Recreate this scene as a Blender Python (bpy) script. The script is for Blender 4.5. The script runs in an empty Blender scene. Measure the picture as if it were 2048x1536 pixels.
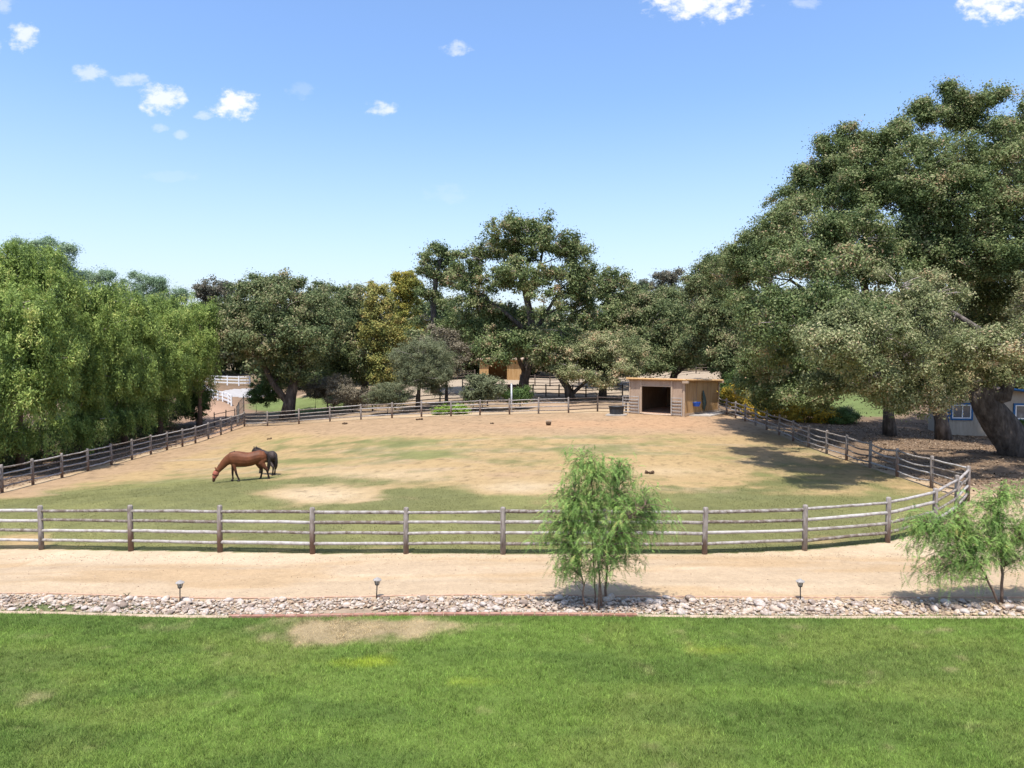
import bpy, bmesh, math, random
import numpy as np
from mathutils import Vector, Matrix

R = math.radians
rng = np.random.default_rng(7)
random.seed(7)
S = bpy.context.scene
COL = S.collection

# ------------------------------------------------------------------ camera
F = 1400.0                      # focal length in photo pixels (2048 wide)
CAMZ = 5.75
PITCH = math.atan(63 / F)
cd = bpy.data.cameras.new("camera")
cam = bpy.data.objects.new("camera", cd); COL.objects.link(cam)
cam.location = (0, 0, CAMZ)
cam.rotation_euler = (math.pi / 2 - PITCH, 0, 0)
cd.sensor_width = 36; cd.lens = 36 * F / 2048
cd.clip_start = 0.1; cd.clip_end = 6000
S.camera = cam
CP, SP = math.cos(PITCH), math.sin(PITCH)

# ------------------------------------------------------------------ light
SUN_EL, SUN_AZ = R(70), R(192)          # azimuth clockwise from +Y: behind the camera, a little left
sdir = Vector((math.sin(SUN_AZ) * math.cos(SUN_EL), math.cos(SUN_AZ) * math.cos(SUN_EL), math.sin(SUN_EL)))
ld = bpy.data.lights.new("sun", 'SUN'); ld.energy = 4.9; ld.angle = R(0.5); ld.color = (1.0, 0.955, 0.89)
lo = bpy.data.objects.new("sun", ld); COL.objects.link(lo)
lo.rotation_euler = sdir.to_track_quat('Z', 'Y').to_euler()
S.view_settings.view_transform = 'Standard'
S.view_settings.look = 'None'
S.view_settings.exposure = 0.5
S.view_settings.gamma = 1.0

W = bpy.data.worlds.new("World"); S.world = W; W.use_nodes = True
nt = W.node_tree; nt.nodes.clear()
N = nt.nodes.new; L = nt.links.new
sky = N('ShaderNodeTexSky'); sky.sky_type = 'NISHITA'; sky.sun_disc = False
sky.sun_elevation = SUN_EL; sky.sun_rotation = SUN_AZ
sky.air_density = 1.0; sky.dust_density = 2.2; sky.ozone_density = 1.6; sky.altitude = 200
tc = N('ShaderNodeTexCoord'); sx = N('ShaderNodeSeparateXYZ'); L(tc.outputs['Generated'], sx.inputs[0])


def wm(op, a, b=None, c=None, clamp=False):
    n = N('ShaderNodeMath'); n.operation = op; n.use_clamp = clamp
    for i, v in enumerate((a, b, c)):
        if v is None: continue
        if isinstance(v, (int, float)): n.inputs[i].default_value = v
        else: L(v, n.inputs[i])
    return n.outputs[0]


ysafe = wm('MAXIMUM', sx.outputs['Y'], 0.05)
ca_ = wm('DIVIDE', sx.outputs['X'], ysafe)
cb_ = wm('DIVIDE', sx.outputs['Z'], ysafe)
cmb = N('ShaderNodeCombineXYZ'); L(ca_, cmb.inputs[0]); L(wm('MULTIPLY', cb_, 1.5), cmb.inputs[1])
cn = N('ShaderNodeTexNoise'); cn.inputs['Scale'].default_value = 42; cn.inputs['Detail'].default_value = 9
cn.inputs['Roughness'].default_value = 0.62
L(cmb.outputs[0], cn.inputs['Vector'])
cn2 = N('ShaderNodeTexNoise'); cn2.inputs['Scale'].default_value = 9; cn2.inputs['Detail'].default_value = 3
L(cmb.outputs[0], cn2.inputs['Vector'])
nz = wm('ADD', wm('MULTIPLY', wm('SUBTRACT', cn.outputs['Fac'], 0.5), 3.8),
        wm('MULTIPLY', wm('SUBTRACT', cn2.outputs['Fac'], 0.5), 1.6))
tot = None
for (u, v, ru, rv, st) in [(478, 212, 54, 34, 1.0), (335, 198, 50, 34, .8), (65, 75, 36, 32, .75), (195, 147, 42, 22, .5),
                           (770, 216, 38, 18, .7), (915, 97, 34, 16, .5), (1390, 2, 125, 40, .95), (1975, 8, 82, 42, 1.0),
                           (272, 158, 40, 15, .42), (8, 95, 22, 20, .5), (612, 182, 35, 18, .12), (900, 385, 60, 22, .10),
                           (372, 270, 18, 10, .3), (330, 255, 20, 10, .3), (420, 232, 24, 12, .4), (20, 10, 40, 18, .35),
                           (345, 352, 60, 12, .08), (1600, 5, 40, 14, .3)]:
    a0 = (u - 1024) / F; b0 = math.tan(math.atan((768 - v) / F) - PITCH)
    q = wm('ADD', wm('POWER', wm('ABSOLUTE', wm('DIVIDE', wm('SUBTRACT', ca_, a0), ru / F)), 2.0),
           wm('POWER', wm('ABSOLUTE', wm('DIVIDE', wm('SUBTRACT', cb_, b0), rv / F)), 2.0))
    m = wm('SUBTRACT', 1.0, q)
    m = wm('ADD', m, nz)
    m = wm('MULTIPLY', m, .85, clamp=True)
    m = wm('MULTIPLY', wm('MULTIPLY', m, m), wm('SUBTRACT', 3.0, wm('MULTIPLY', m, 2.0)), clamp=True)
    # fall to nothing well outside the puff
    edge = wm('SUBTRACT', 2.0, q, clamp=True)
    m = wm('MULTIPLY', wm('MULTIPLY', m, edge), st)
    tot = m if tot is None else wm('MAXIMUM', tot, m)
front = wm('GREATER_THAN', sx.outputs['Y'], 0.06)
tot = wm('MULTIPLY', tot, front, clamp=True)
mixc = N('ShaderNodeMix'); mixc.data_type = 'RGBA'
hsv = N('ShaderNodeHueSaturation'); hsv.inputs['Saturation'].default_value = 1.04; hsv.inputs['Value'].default_value = 1.45
tint = N('ShaderNodeMix'); tint.data_type = 'RGBA'; tint.blend_type = 'MULTIPLY'; tint.inputs['Factor'].default_value = 1
L(sky.outputs[0], tint.inputs['A']); tint.inputs['B'].default_value = (.88, .965, 1.08, 1)
L(tint.outputs['Result'], hsv.inputs['Color'])
hz_ = N('ShaderNodeMapRange'); hz_.inputs['From Min'].default_value = 0.0; hz_.inputs['From Max'].default_value = .34; hz_.inputs['To Min'].default_value = .8; hz_.inputs['To Max'].default_value = 0.0
L(sx.outputs['Z'], hz_.inputs['Value'])
hm_ = N('ShaderNodeMix'); hm_.data_type = 'RGBA'; L(wm('POWER', hz_.outputs[0], 1.5), hm_.inputs['Factor']); L(hsv.outputs[0], hm_.inputs['A']); hm_.inputs['B'].default_value = (5.0, 5.15, 5.35, 1)
L(tot, mixc.inputs['Factor']); L(hm_.outputs['Result'], mixc.inputs['A']); mixc.inputs['B'].default_value = (5.9, 6.0, 6.2, 1)
bg = N('ShaderNodeBackground'); L(mixc.outputs['Result'], bg.inputs['Color']); bg.inputs['Strength'].default_value = 0.13
wo = N('ShaderNodeOutputWorld'); L(bg.outputs[0], wo.inputs['Surface'])


# ------------------------------------------------------------------ geometry of the view
def at(u, v, d):
    a = (u - 1024) / F; b = -(v - 768) / F
    s = d / (CP + b * SP)
    return Vector((a * s, d, CAMZ + s * (b * CP - SP)))


def project(x, y, z):
    dz = z - CAMZ
    fz = y * CP - dz * SP
    upc = y * SP + dz * CP
    fz = np.maximum(fz, 0.3)
    return 1024 + F * x / fz, 768 - F * upc / fz


# terrain: smooth interpolation of surveyed points
CTRL = [(x, y, 0.0) for y in (-20, 0, 6, 11, 15, 17) for x in (-30, -12, 0, 12, 30)]
FRONT = [(-280, 1097, 22.8), (-96, 1099, 22.2), (83, 1101, 21.7), (262, 1103, 21.2), (440, 1105, 20.8), (625, 1108, 20.5), (812, 1108, 20.2), (1006, 1108, 20.0),
         (1208, 1108, 19.9), (1409, 1108, 19.9), (1609, 1101, 20.3), (1775, 1086, 21.3), (1869, 1060, 22.9), (1913, 1027, 25.0), (1935, 1003, 27.3)]
LEFT_U = [4, 66, 124, 176, 223, 264, 302, 334, 365, 391, 417, 442, 463, 489]
LEFT = [(u, 35000 / (1024 - u)) for u in LEFT_U]
BACK = [(489, 866, 65.4), (535, 858, 63.5), (598, 851, 62), (660, 844, 61), (722, 838, 60.5), (784, 835, 60), (843, 834, 60), (902, 833, 59.5), (960, 831, 59.5),
        (1019, 829, 59), (1077, 826, 59), (1137, 825, 59)]
RIGHT_U = [1436, 1453, 1471, 1490, 1511, 1533, 1558, 1586, 1617, 1653, 1693, 1740, 1794, 1863, 1935]
RIGHT = [(u, 25200 / (u - 1024)) for u in RIGHT_U]
for (u, v, d) in FRONT + BACK:
    p = at(u, v, d); CTRL.append((p.x, p.y, p.z))
for (u, v) in [(66, 969), (176, 942), (223, 932), (302, 909), (391, 889), (442, 875)]:
    p = at(u, v, 35000 / (1024 - u)); CTRL.append(tuple(p)); CTRL.append((p.x - 8, p.y, p.z - .1))
for (u, v) in [(1436, 822), (1471, 838), (1533, 859), (1586, 883), (1653, 909), (1740, 935), (1794, 956), (1863, 974)]:
    p = at(u, v, 25200 / (u - 1024)); CTRL.append(tuple(p))
for (u, v, d) in [(435, 803, 86), (460, 772, 105), (440, 830, 74), (575, 822, 67), (1045, 792, 72), (1000, 757, 95), (1200, 765, 90), (1400, 742, 100), (1300, 800, 68),
                  (2000, 910, 38), (1885, 880, 46), (1780, 872, 48), (1960, 874, 50), (1700, 800, 66), (1600, 846, 53), (1369, 831, 56.5),
                  (850, 775, 85), (700, 780, 85), (700, 820, 66), (900, 805, 68)]:
    CTRL.append(tuple(at(u, v, d)))
for x in (-80, -40, 0, 40, 80): CTRL.append((x, 120, 3.2)); CTRL.append((x, 160, 3.4))
CTRL += [(-60, 40, -1.2), (-60, 60, -1.3), (-45, 80, -.8), (60, 60, 1.0), (60, 30, .2), (-40, 20, -.5), (-34, 25, -.6)]
CT = np.array(CTRL)


def tz(x, y):
    x = np.asarray(x, float); y = np.asarray(y, float)
    shp = x.shape; x = x.ravel(); y = y.ravel(); out = np.empty_like(x)
    for i in range(0, len(x), 20000):
        xx = x[i:i + 20000, None]; yy = y[i:i + 20000, None]
        s = 2.2 + 0.045 * np.abs(yy)
        d2 = (xx - CT[None, :, 0]) ** 2 + (yy - CT[None, :, 1]) ** 2
        w = 1.0 / (d2 + s * s) ** 2
        out[i:i + 20000] = (w * CT[None, :, 2]).sum(1) / w.sum(1)
    return out.reshape(shp)


def gz(x, y): return float(tz(np.array([x]), np.array([y]))[0])


def gp(u, d):
    """ground point in the vertical plane of pixel column u at depth d"""
    x = (u - 1024) / F * d
    for _ in range(3):
        z = gz(x, d); fz = d * CP - (z - CAMZ) * SP; x = (u - 1024) / F * fz
    return Vector((x, d, z))


def _h(ix, iy, seed):
    n = (ix * 374761393 + iy * 668265263 + seed * 1442695041) & 0xffffffff
    n = ((n ^ (n >> 13)) * 1274126177) & 0xffffffff
    return ((n ^ (n >> 16)) & 0xffff) / 65535.0


def vn(x, y, s, seed=0):
    x = np.asarray(x) / s + 1000; y = np.asarray(y) / s + 1000
    ix = np.floor(x).astype(np.int64); iy = np.floor(y).astype(np.int64)
    fx = x - ix; fy = y - iy; fx = fx * fx * (3 - 2 * fx); fy = fy * fy * (3 - 2 * fy)
    return (_h(ix, iy, seed) * (1 - fx) * (1 - fy) + _h(ix + 1, iy, seed) * fx * (1 - fy) + _h(ix, iy + 1, seed) * (1 - fx) * fy + _h(ix + 1, iy + 1, seed) * fx * fy)


def fbm(x, y, s, seed=0, o=4):
    t = 0; a = 1; w = 0
    for k in range(o):
        t = t + a * vn(x, y, s / 2 ** k, seed + 17 * k); w += a; a *= .55
    return t / w


# ------------------------------------------------------------------ naming helpers
def tag(o, label=None, cat=None, group=None, kind=None):
    if label: o['label'] = label
    if cat: o['category'] = cat
    if group: o['group'] = group
    if kind: o['kind'] = kind
    return o


def empty(name, loc=(0, 0, 0), rz=0, label=None, cat=None, group=None):
    o = bpy.data.objects.new(name, None); COL.objects.link(o); o.empty_display_size = .2
    o.location = loc; o.rotation_euler = (0, 0, rz)
    tag(o, label, cat, group)
    return o


def copy_tree(o, parent=None):
    c = o.copy(); COL.objects.link(c); c.parent = parent
    for ch in o.children: copy_tree(ch, c)
    return c


# ------------------------------------------------------------------ materials
def newmat(name):
    m = bpy.data.materials.new(name); m.use_nodes = True
    t = m.node_tree; t.nodes.clear()
    return m, t, t.nodes.new, t.links.new


def rgb(c): return (c[0], c[1], c[2], 1)


def mat(name, cols, scale=6, rough=.85, bump=.2, stretch=(1, 1, 1), rand=0.0, detail=8, spec=.25, metal=0, bscale=None, bdist=.02):
    """noise-ramped principled material in object space"""
    m, t, n, l = newmat(name)
    tcn = n('ShaderNodeTexCoord'); mp = n('ShaderNodeMapping'); mp.inputs['Scale'].default_value = stretch
    l(tcn.outputs['Object'], mp.inputs['Vector'])
    nz_ = n('ShaderNodeTexNoise'); nz_.inputs['Scale'].default_value = scale; nz_.inputs['Detail'].default_value = detail
    nz_.inputs['Roughness'].default_value = .65
    l(mp.outputs[0], nz_.inputs['Vector'])
    fac = nz_.outputs['Fac']
    if rand:
        oi = n('ShaderNodeObjectInfo'); ma = n('ShaderNodeMath'); ma.operation = 'MULTIPLY_ADD'
        l(oi.outputs['Random'], ma.inputs[0]); ma.inputs[1].default_value = rand; ma.inputs[2].default_value = -rand / 2
        ad = n('ShaderNodeMath'); ad.operation = 'ADD'; l(fac, ad.inputs[0]); l(ma.outputs[0], ad.inputs[1]); fac = ad.outputs[0]
    r = n('ShaderNodeValToRGB'); e = r.color_ramp.elements
    k = len(cols)
    lo_, hi_ = .32, .68
    e[0].position = lo_; e[0].color = rgb(cols[0]); e[1].position = hi_; e[1].color = rgb(cols[-1])
    for i in range(1, k - 1):
        q = e.new(lo_ + (hi_ - lo_) * i / (k - 1)); q.color = rgb(cols[i])
    l(fac, r.inputs[0])
    b = n('ShaderNodeBsdfPrincipled'); l(r.outputs[0], b.inputs['Base Color'])
    b.inputs['Roughness'].default_value = rough; b.inputs['Specular IOR Level'].default_value = spec; b.inputs['Metallic'].default_value = metal
    if bump:
        n2 = n('ShaderNodeTexNoise'); n2.inputs['Scale'].default_value = bscale or scale * 3; n2.inputs['Detail'].default_value = 6
        l(mp.outputs[0], n2.inputs['Vector'])
        bp = n('ShaderNodeBump'); bp.inputs['Strength'].default_value = bump; bp.inputs['Distance'].default_value = bdist
        l(n2.outputs['Fac'], bp.inputs['Height']); l(bp.outputs[0], b.inputs['Normal'])
    o = n('ShaderNodeOutputMaterial'); l(b.outputs[0], o.inputs[0])
    return m


def leafmat(name, cols, pos=None, trans=.28, nscale=.5, gloss=.6):
    """leaf colour from a per-leaf random attribute plus a broad clump variation"""
    m, t, n, l = newmat(name)
    a = n('ShaderNodeAttribute'); a.attribute_name = 'rnd'
    tcn = n('ShaderNodeTexCoord'); nz_ = n('ShaderNodeTexNoise'); nz_.inputs['Scale'].default_value = nscale; nz_.inputs['Detail'].default_value = 3
    l(tcn.outputs['Object'], nz_.inputs['Vector'])
    mm = n('ShaderNodeMath'); mm.operation = 'MULTIPLY_ADD'; l(nz_.outputs['Fac'], mm.inputs[0]); mm.inputs[1].default_value = 1.5; mm.inputs[2].default_value = -.75
    ad = n('ShaderNodeMath'); ad.operation = 'ADD'; ad.use_clamp = True; l(a.outputs['Fac'], ad.inputs[0]); l(mm.outputs[0], ad.inputs[1])
    r = n('ShaderNodeValToRGB'); e = r.color_ramp.elements; k = len(cols)
    pos = pos or [i / (k - 1) for i in range(k)]
    e[0].position = pos[0]; e[0].color = rgb(cols[0]); e[1].position = pos[-1]; e[1].color = rgb(cols[-1])
    for i in range(1, k - 1):
        q = e.new(pos[i]); q.color = rgb(cols[i])
    l(ad.outputs[0], r.inputs[0])
    b = n('ShaderNodeBsdfPrincipled'); l(r.outputs[0], b.inputs['Base Color']); b.inputs['Roughness'].default_value = gloss; b.inputs['Specular IOR Level'].default_value = .15
    tr = n('ShaderNodeBsdfTranslucent'); l(r.outputs[0], tr.inputs['Color'])
    mx = n('ShaderNodeMixShader'); mx.inputs[0].default_value = trans; l(b.outputs[0], mx.inputs[1]); l(tr.outputs[0], mx.inputs[2])
    o = n('ShaderNodeOutputMaterial'); l(mx.outputs[0], o.inputs[0])
    return m


def attrmat(name, bump=.5, fine=14.0, amount=.35, rough=.95, bdist=.03, trans=0, scale_=.76):
    """colour attribute 'col' broken up by fine noise"""
    m, t, n, l = newmat(name)
    a = n('ShaderNodeAttribute'); a.attribute_name = 'col'
    tcn = n('ShaderNodeTexCoord')
    dk = n('ShaderNodeVectorMath'); dk.operation = 'SCALE'; l(a.outputs['Color'], dk.inputs[0]); dk.inputs['Scale'].default_value = scale_
    out = dk.outputs[0]
    for sc, am in ((fine, amount), (fine * .22, amount * .7), (fine * 4, amount * .8)):
        z = n('ShaderNodeTexNoise'); z.inputs['Scale'].default_value = sc; z.inputs['Detail'].default_value = 5; z.inputs['Roughness'].default_value = .7
        l(tcn.outputs['Object'], z.inputs['Vector'])
        q = n('ShaderNodeMath'); q.operation = 'MULTIPLY_ADD'; l(z.outputs['Fac'], q.inputs[0]); q.inputs[1].default_value = am * 2; q.inputs[2].default_value = 1 - am
        x = n('ShaderNodeVectorMath'); x.operation = 'SCALE'; l(out, x.inputs[0]); l(q.outputs[0], x.inputs['Scale']); out = x.outputs[0]
    b = n('ShaderNodeBsdfPrincipled'); l(out, b.inputs['Base Color']); b.inputs['Roughness'].default_value = rough; b.inputs['Specular IOR Level'].default_value = .1
    if bump:
        z = n('ShaderNodeTexNoise'); z.inputs['Scale'].default_value = fine * 1.3; z.inputs['Detail'].default_value = 8
        l(tcn.outputs['Object'], z.inputs['Vector'])
        bp = n('ShaderNodeBump'); bp.inputs['Strength'].default_value = bump; bp.inputs['Distance'].default_value = bdist
        l(z.outputs['Fac'], bp.inputs['Height']); l(bp.outputs[0], b.inputs['Normal'])
    o = n('ShaderNodeOutputMaterial')
    if trans:
        tr = n('ShaderNodeBsdfTranslucent'); l(out, tr.inputs['Color'])
        mx = n('ShaderNodeMixShader'); mx.inputs[0].default_value = trans; l(b.outputs[0], mx.inputs[1]); l(tr.outputs[0], mx.inputs[2]); l(mx.outputs[0], o.inputs[0])
    else:
        l(b.outputs[0], o.inputs[0])
    return m


M = {}
M['ground'] = attrmat('earth', .6, 9, .28, bdist=.05)
M['blade'] = attrmat('grass blades', 0, 5, .18, rough=.6, trans=.3)
M['stone'] = mat('river stone', [(0.204, 0.153, 0.119), (0.357, 0.289, 0.238), (0.442, 0.391, 0.348), (0.399, 0.306, 0.230)], 3.0, .9, .3, rand=.5)
M['wood'] = mat('weathered fence wood', [(0.126, 0.097, 0.076), (0.227, 0.197, 0.172), (0.311, 0.281, 0.256), (0.386, 0.361, 0.336)], 7, .9, .5, rand=.32)
M['wood_'] = mat('weathered fence wood', [(0.145, 0.102, 0.076), (0.281, 0.238, 0.208), (0.374, 0.336, 0.310), (0.459, 0.425, 0.399)], 7, .9, .5, rand=.28)
M['post'] = mat('weathered fence post', [(.11, .06, .04), (.21, .155, .125), (.33, .285, .26), (.42, .38, .36)], 8, .9, .5, rand=.35)
def postmat():
    m, t, n, l = newmat('weathered post')
    tcn = n('ShaderNodeTexCoord'); sp = n('ShaderNodeSeparateXYZ'); l(tcn.outputs['Generated'], sp.inputs[0])
    mp = n('ShaderNodeMapping'); mp.inputs['Scale'].default_value = (1, 1, .25); l(tcn.outputs['Object'], mp.inputs[0])
    z = n('ShaderNodeTexNoise'); z.inputs['Scale'].default_value = 14; z.inputs['Detail'].default_value = 7; l(mp.outputs[0], z.inputs['Vector'])
    oi = n('ShaderNodeObjectInfo')
    r = n('ShaderNodeValToRGB'); e = r.color_ramp.elements; e[0].position = .3; e[0].color = (.13, .10, .08, 1); e[1].position = .7; e[1].color = (.31, .275, .245, 1); l(z.outputs['Fac'], r.inputs[0])
    a1 = n('ShaderNodeMath'); a1.operation = 'MULTIPLY_ADD'; l(oi.outputs['Random'], a1.inputs[0]); a1.inputs[1].default_value = .55; l(sp.outputs['Z'], a1.inputs[2])
    a2 = n('ShaderNodeMath'); a2.operation = 'MULTIPLY_ADD'; l(z.outputs['Fac'], a2.inputs[0]); a2.inputs[1].default_value = .5; l(a1.outputs[0], a2.inputs[2])
    mr = n('ShaderNodeMapRange'); mr.inputs['From Min'].default_value = .62; mr.inputs['From Max'].default_value = 1.1; l(a2.outputs[0], mr.inputs['Value'])
    mx = n('ShaderNodeMix'); mx.data_type = 'RGBA'; l(mr.outputs[0], mx.inputs['Factor']); mx.inputs['A'].default_value = (.15, .088, .058, 1); l(r.outputs[0], mx.inputs['B'])
    b = n('ShaderNodeBsdfPrincipled'); l(mx.outputs['Result'], b.inputs['Base Color']); b.inputs['Roughness'].default_value = .9
    bp = n('ShaderNodeBump'); bp.inputs['Strength'].default_value = .5; bp.inputs['Distance'].default_value = .02; l(z.outputs['Fac'], bp.inputs['Height']); l(bp.outputs[0], b.inputs['Normal'])
    o = n('ShaderNodeOutputMaterial'); l(b.outputs[0], o.inputs[0])
    return m


M['post'] = postmat()
M['dkwood'] = mat('dark creosoted rail', [(.05, .035, .028), (.10, .075, .06), (.17, .14, .12)], 6, .85, .3, rand=.3)
M['whitepaint'] = mat('white painted board', [(.6, .6, .6), (.78, .78, .78)], 5, .6, .05)
M['siding'] = mat('tan painted siding', [(0.306, 0.212, 0.149), (0.374, 0.268, 0.191), (0.416, 0.302, 0.217)], 2.2, .85, .2, stretch=(1, 1, .35))
M['ply'] = mat('weathered plywood', [(0.323, 0.187, 0.076), (0.399, 0.242, 0.106), (0.459, 0.297, 0.145)], 1.6, .85, .2, stretch=(3, 3, .4))
M['trim'] = mat('tan roof trim', [(0.357, 0.264, 0.187), (0.442, 0.332, 0.238)], 4, .8, .1)
M['roofing'] = mat('faded roofing', [(0.255, 0.187, 0.153), (0.357, 0.272, 0.221)], 3, .9, .2)
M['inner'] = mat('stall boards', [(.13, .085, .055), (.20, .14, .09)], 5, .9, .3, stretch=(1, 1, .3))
M['pipe'] = mat('dull steel pipe', [(.30, .28, .26), (.42, .40, .38)], 8, .6, .05, metal=.3)
M['galv'] = mat('galvanised pole', [(.42, .42, .42), (.56, .56, .57)], 6, .5, .05, metal=.4)
M['bark'] = mat('oak bark', [(.035, .028, .024), (.085, .07, .06), (.165, .14, .12)], 3.5, .95, 1.0, stretch=(1, 1, .35), bscale=7, bdist=.12)
M['twig'] = mat('dry twig', [(.20, .165, .145), (.38, .33, .30)], 5, .9, 0)
M['pbark'] = mat('pepper tree bark', [(.12, .075, .05), (.24, .16, .12)], 14, .9, .5)
M['black'] = mat('black plastic', [(.02, .022, .025), (.045, .047, .05)], 5, .5, .05)
M['metalblk'] = mat('bronze lamp metal', [(.035, .028, .022), (.09, .075, .06)], 20, .5, .1)
M['lampcap'] = mat('weathered lamp cap', [(.20, .18, .16), (.36, .33, .30)], 24, .6, .1)
M['frost'] = mat('clouded lamp panes', [(.36, .32, .25), (.48, .43, .34)], 20, .3, 0)
M['concrete'] = mat('worn concrete', [(0.323, 0.289, 0.246), (0.425, 0.383, 0.332)], 4, .9, .2)
M['brick'] = mat('red brick', [(.22, .10, .07), (.30, .15, .105), (.36, .22, .17)], 5, .9, .3)
M['mortar'] = mat('mortar', [(.42, .38, .34), (.5, .46, .42)], 10, .95, .1)
M['board'] = mat('rusty edging', [(.30, .18, .12), (.44, .29, .20)], 6, .9, .1)
M['blue'] = mat('blue plastic', [(.02, .09, .48), (.04, .14, .62)], 4, .4, 0)
M['green'] = mat('dark green canvas', [(.03, .05, .045), (.075, .10, .085)], 8, .8, .4)
M['water'] = mat('dark water', [(.015, .02, .02), (.03, .035, .035)], 3, .08, .02, spec=.5)
M['housewall'] = mat('cream board siding', [(.30, .255, .20), (.40, .35, .285)], 2, .85, .1, stretch=(1, 1, .3))
M['bluetrim'] = mat('blue painted trim', [(.015, .075, .19), (.03, .12, .27)], 6, .6, .05)
M['glass'] = mat('dim window glass', [(.05, .055, .06), (.14, .15, .16)], 1.2, .08, 0, spec=.6)
M['clay'] = mat('terracotta', [(.30, .13, .07), (.40, .2, .12)], 6, .85, .1)
M['dung'] = mat('dried droppings', [(.05, .03, .018), (.11, .07, .04)], 12, .95, .6)
M['asphalt'] = mat('pale asphalt', [(.3, .3, .3), (.36, .36, .36)], 4, .9, .1)


def horsemat(name, body, dark, z0, z1):
    m, t, n, l = newmat(name)
    tcn = n('ShaderNodeTexCoord'); sp = n('ShaderNodeSeparateXYZ'); l(tcn.outputs['Object'], sp.inputs[0])
    mr = n('ShaderNodeMapRange'); mr.inputs['From Min'].default_value = z0; mr.inputs['From Max'].default_value = z1; mr.interpolation_type = 'SMOOTHSTEP'
    # dark lower legs, but not the lowered head
    hx = n('ShaderNodeMath'); hx.operation = 'GREATER_THAN'; l(sp.outputs['X'], hx.inputs[0]); hx.inputs[1].default_value = .95
    zz = n('ShaderNodeMath'); zz.operation = 'MULTIPLY_ADD'; l(hx.outputs[0], zz.inputs[0]); zz.inputs[1].default_value = .42; l(sp.outputs['Z'], zz.inputs[2])
    l(zz.outputs[0], mr.inputs['Value'])
    nz_ = n('ShaderNodeTexNoise'); nz_.inputs['Scale'].default_value = 3.5; nz_.inputs['Detail'].default_value = 5; l(tcn.outputs['Object'], nz_.inputs['Vector'])
    r = n('ShaderNodeValToRGB'); e = r.color_ramp.elements; e[0].position = .3; e[0].color = rgb([c * .6 for c in body]); e[1].position = .7; e[1].color = rgb(body)
    l(nz_.outputs['Fac'], r.inputs[0])
    mx = n('ShaderNodeMix'); mx.data_type = 'RGBA'; l(mr.outputs[0], mx.inputs['Factor']); mx.inputs['A'].default_value = rgb(dark); l(r.outputs[0], mx.inputs['B'])
    b = n('ShaderNodeBsdfPrincipled'); l(mx.outputs['Result'], b.inputs['Base Color']); b.inputs['Roughness'].default_value = .6; b.inputs['Specular IOR Level'].default_value = .25
    o = n('ShaderNodeOutputMaterial'); l(b.outputs[0], o.inputs[0])
    return m


M['bay'] = horsemat('bay coat', (.155, .052, .019), (.018, .010, .008), .35, .85)
M['darkbay'] = horsemat('near black coat', (.05, .034, .028), (.02, .014, .012), .3, .6)
M['liver'] = horsemat('liver coat', (.12, .05, .03), (.03, .015, .01), .3, .6)
M['mane'] = mat('black horse hair', [(.012, .009, .008), (.03, .022, .018)], 18, .5, .3)
M['flymask'] = mat('rust fly mask', [(.26, .07, .04), (.36, .12, .08)], 12, .7, .1)
M['oak'] = leafmat('oak leaves', [(0.055, 0.084, 0.030), (0.133, 0.176, 0.060), (0.217, 0.247, 0.100), (0.340, 0.312, 0.168), (0.416, 0.273, 0.160)], [0, .35, .65, .93, 1], nscale=.45)
M['oakgrey'] = leafmat('grey green oak leaves', [(0.097, 0.116, 0.049), (0.183, 0.210, 0.086), (0.296, 0.302, 0.145), (0.435, 0.392, 0.223), (0.487, 0.335, 0.195)], [0, .3, .6, .85, 1], nscale=.4)
M['oakdark'] = leafmat('dark oak leaves', [(0.059, 0.086, 0.036), (0.126, 0.161, 0.064), (0.207, 0.230, 0.100), (0.344, 0.277, 0.161)], nscale=.3)
M['pepper'] = leafmat('pepper tree leaves', [(0.087, 0.130, 0.041), (0.216, 0.292, 0.073), (0.340, 0.432, 0.114), (0.539, 0.540, 0.185)], [0, .4, .75, 1], trans=.35, nscale=.55)
M['sapling'] = leafmat('young pepper leaves', [(0.106, 0.177, 0.053), (0.211, 0.337, 0.087), (0.347, 0.474, 0.133), (0.511, 0.446, 0.160)], [0, .45, .9, 1], trans=.35, nscale=1.5)
M['euc'] = leafmat('pale gum leaves', [(0.131, 0.204, 0.109), (0.232, 0.320, 0.188), (0.350, 0.422, 0.276)], nscale=.3)
M['gold'] = leafmat('golden leaves', [(0.104, 0.138, 0.046), (0.259, 0.264, 0.075), (0.361, 0.310, 0.090), (0.292, 0.195, 0.075)], nscale=.35)
M['goldgreen'] = leafmat('yellowing poplar leaves', [(0.132, 0.157, 0.033), (0.264, 0.254, 0.055), (0.502, 0.375, 0.077)], nscale=.3)
M['rust'] = leafmat('rusty leaves', [(0.062, 0.084, 0.054), (0.148, 0.141, 0.099), (0.247, 0.205, 0.153)], nscale=.4)
M['olive'] = leafmat('silver green leaves', [(0.091, 0.108, 0.054), (0.169, 0.187, 0.099), (0.266, 0.272, 0.153)], nscale=.8)
M['drybrush'] = leafmat('dry brush', [(0.120, 0.102, 0.072), (0.228, 0.192, 0.132), (0.312, 0.276, 0.180)], nscale=.8)
M['flower'] = leafmat('yellow blossom', [(0.126, 0.145, 0.032), (0.428, 0.314, 0.042), (0.731, 0.447, 0.037)], nscale=1.2)
M['shrub'] = leafmat('shrub leaves', [(0.042, 0.072, 0.024), (0.096, 0.156, 0.042), (0.168, 0.240, 0.072)], nscale=1.0)
M['lime'] = leafmat('fresh green leaves', [(0.120, 0.200, 0.030), (0.220, 0.340, 0.050), (0.320, 0.440, 0.080)], nscale=1.0)


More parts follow.
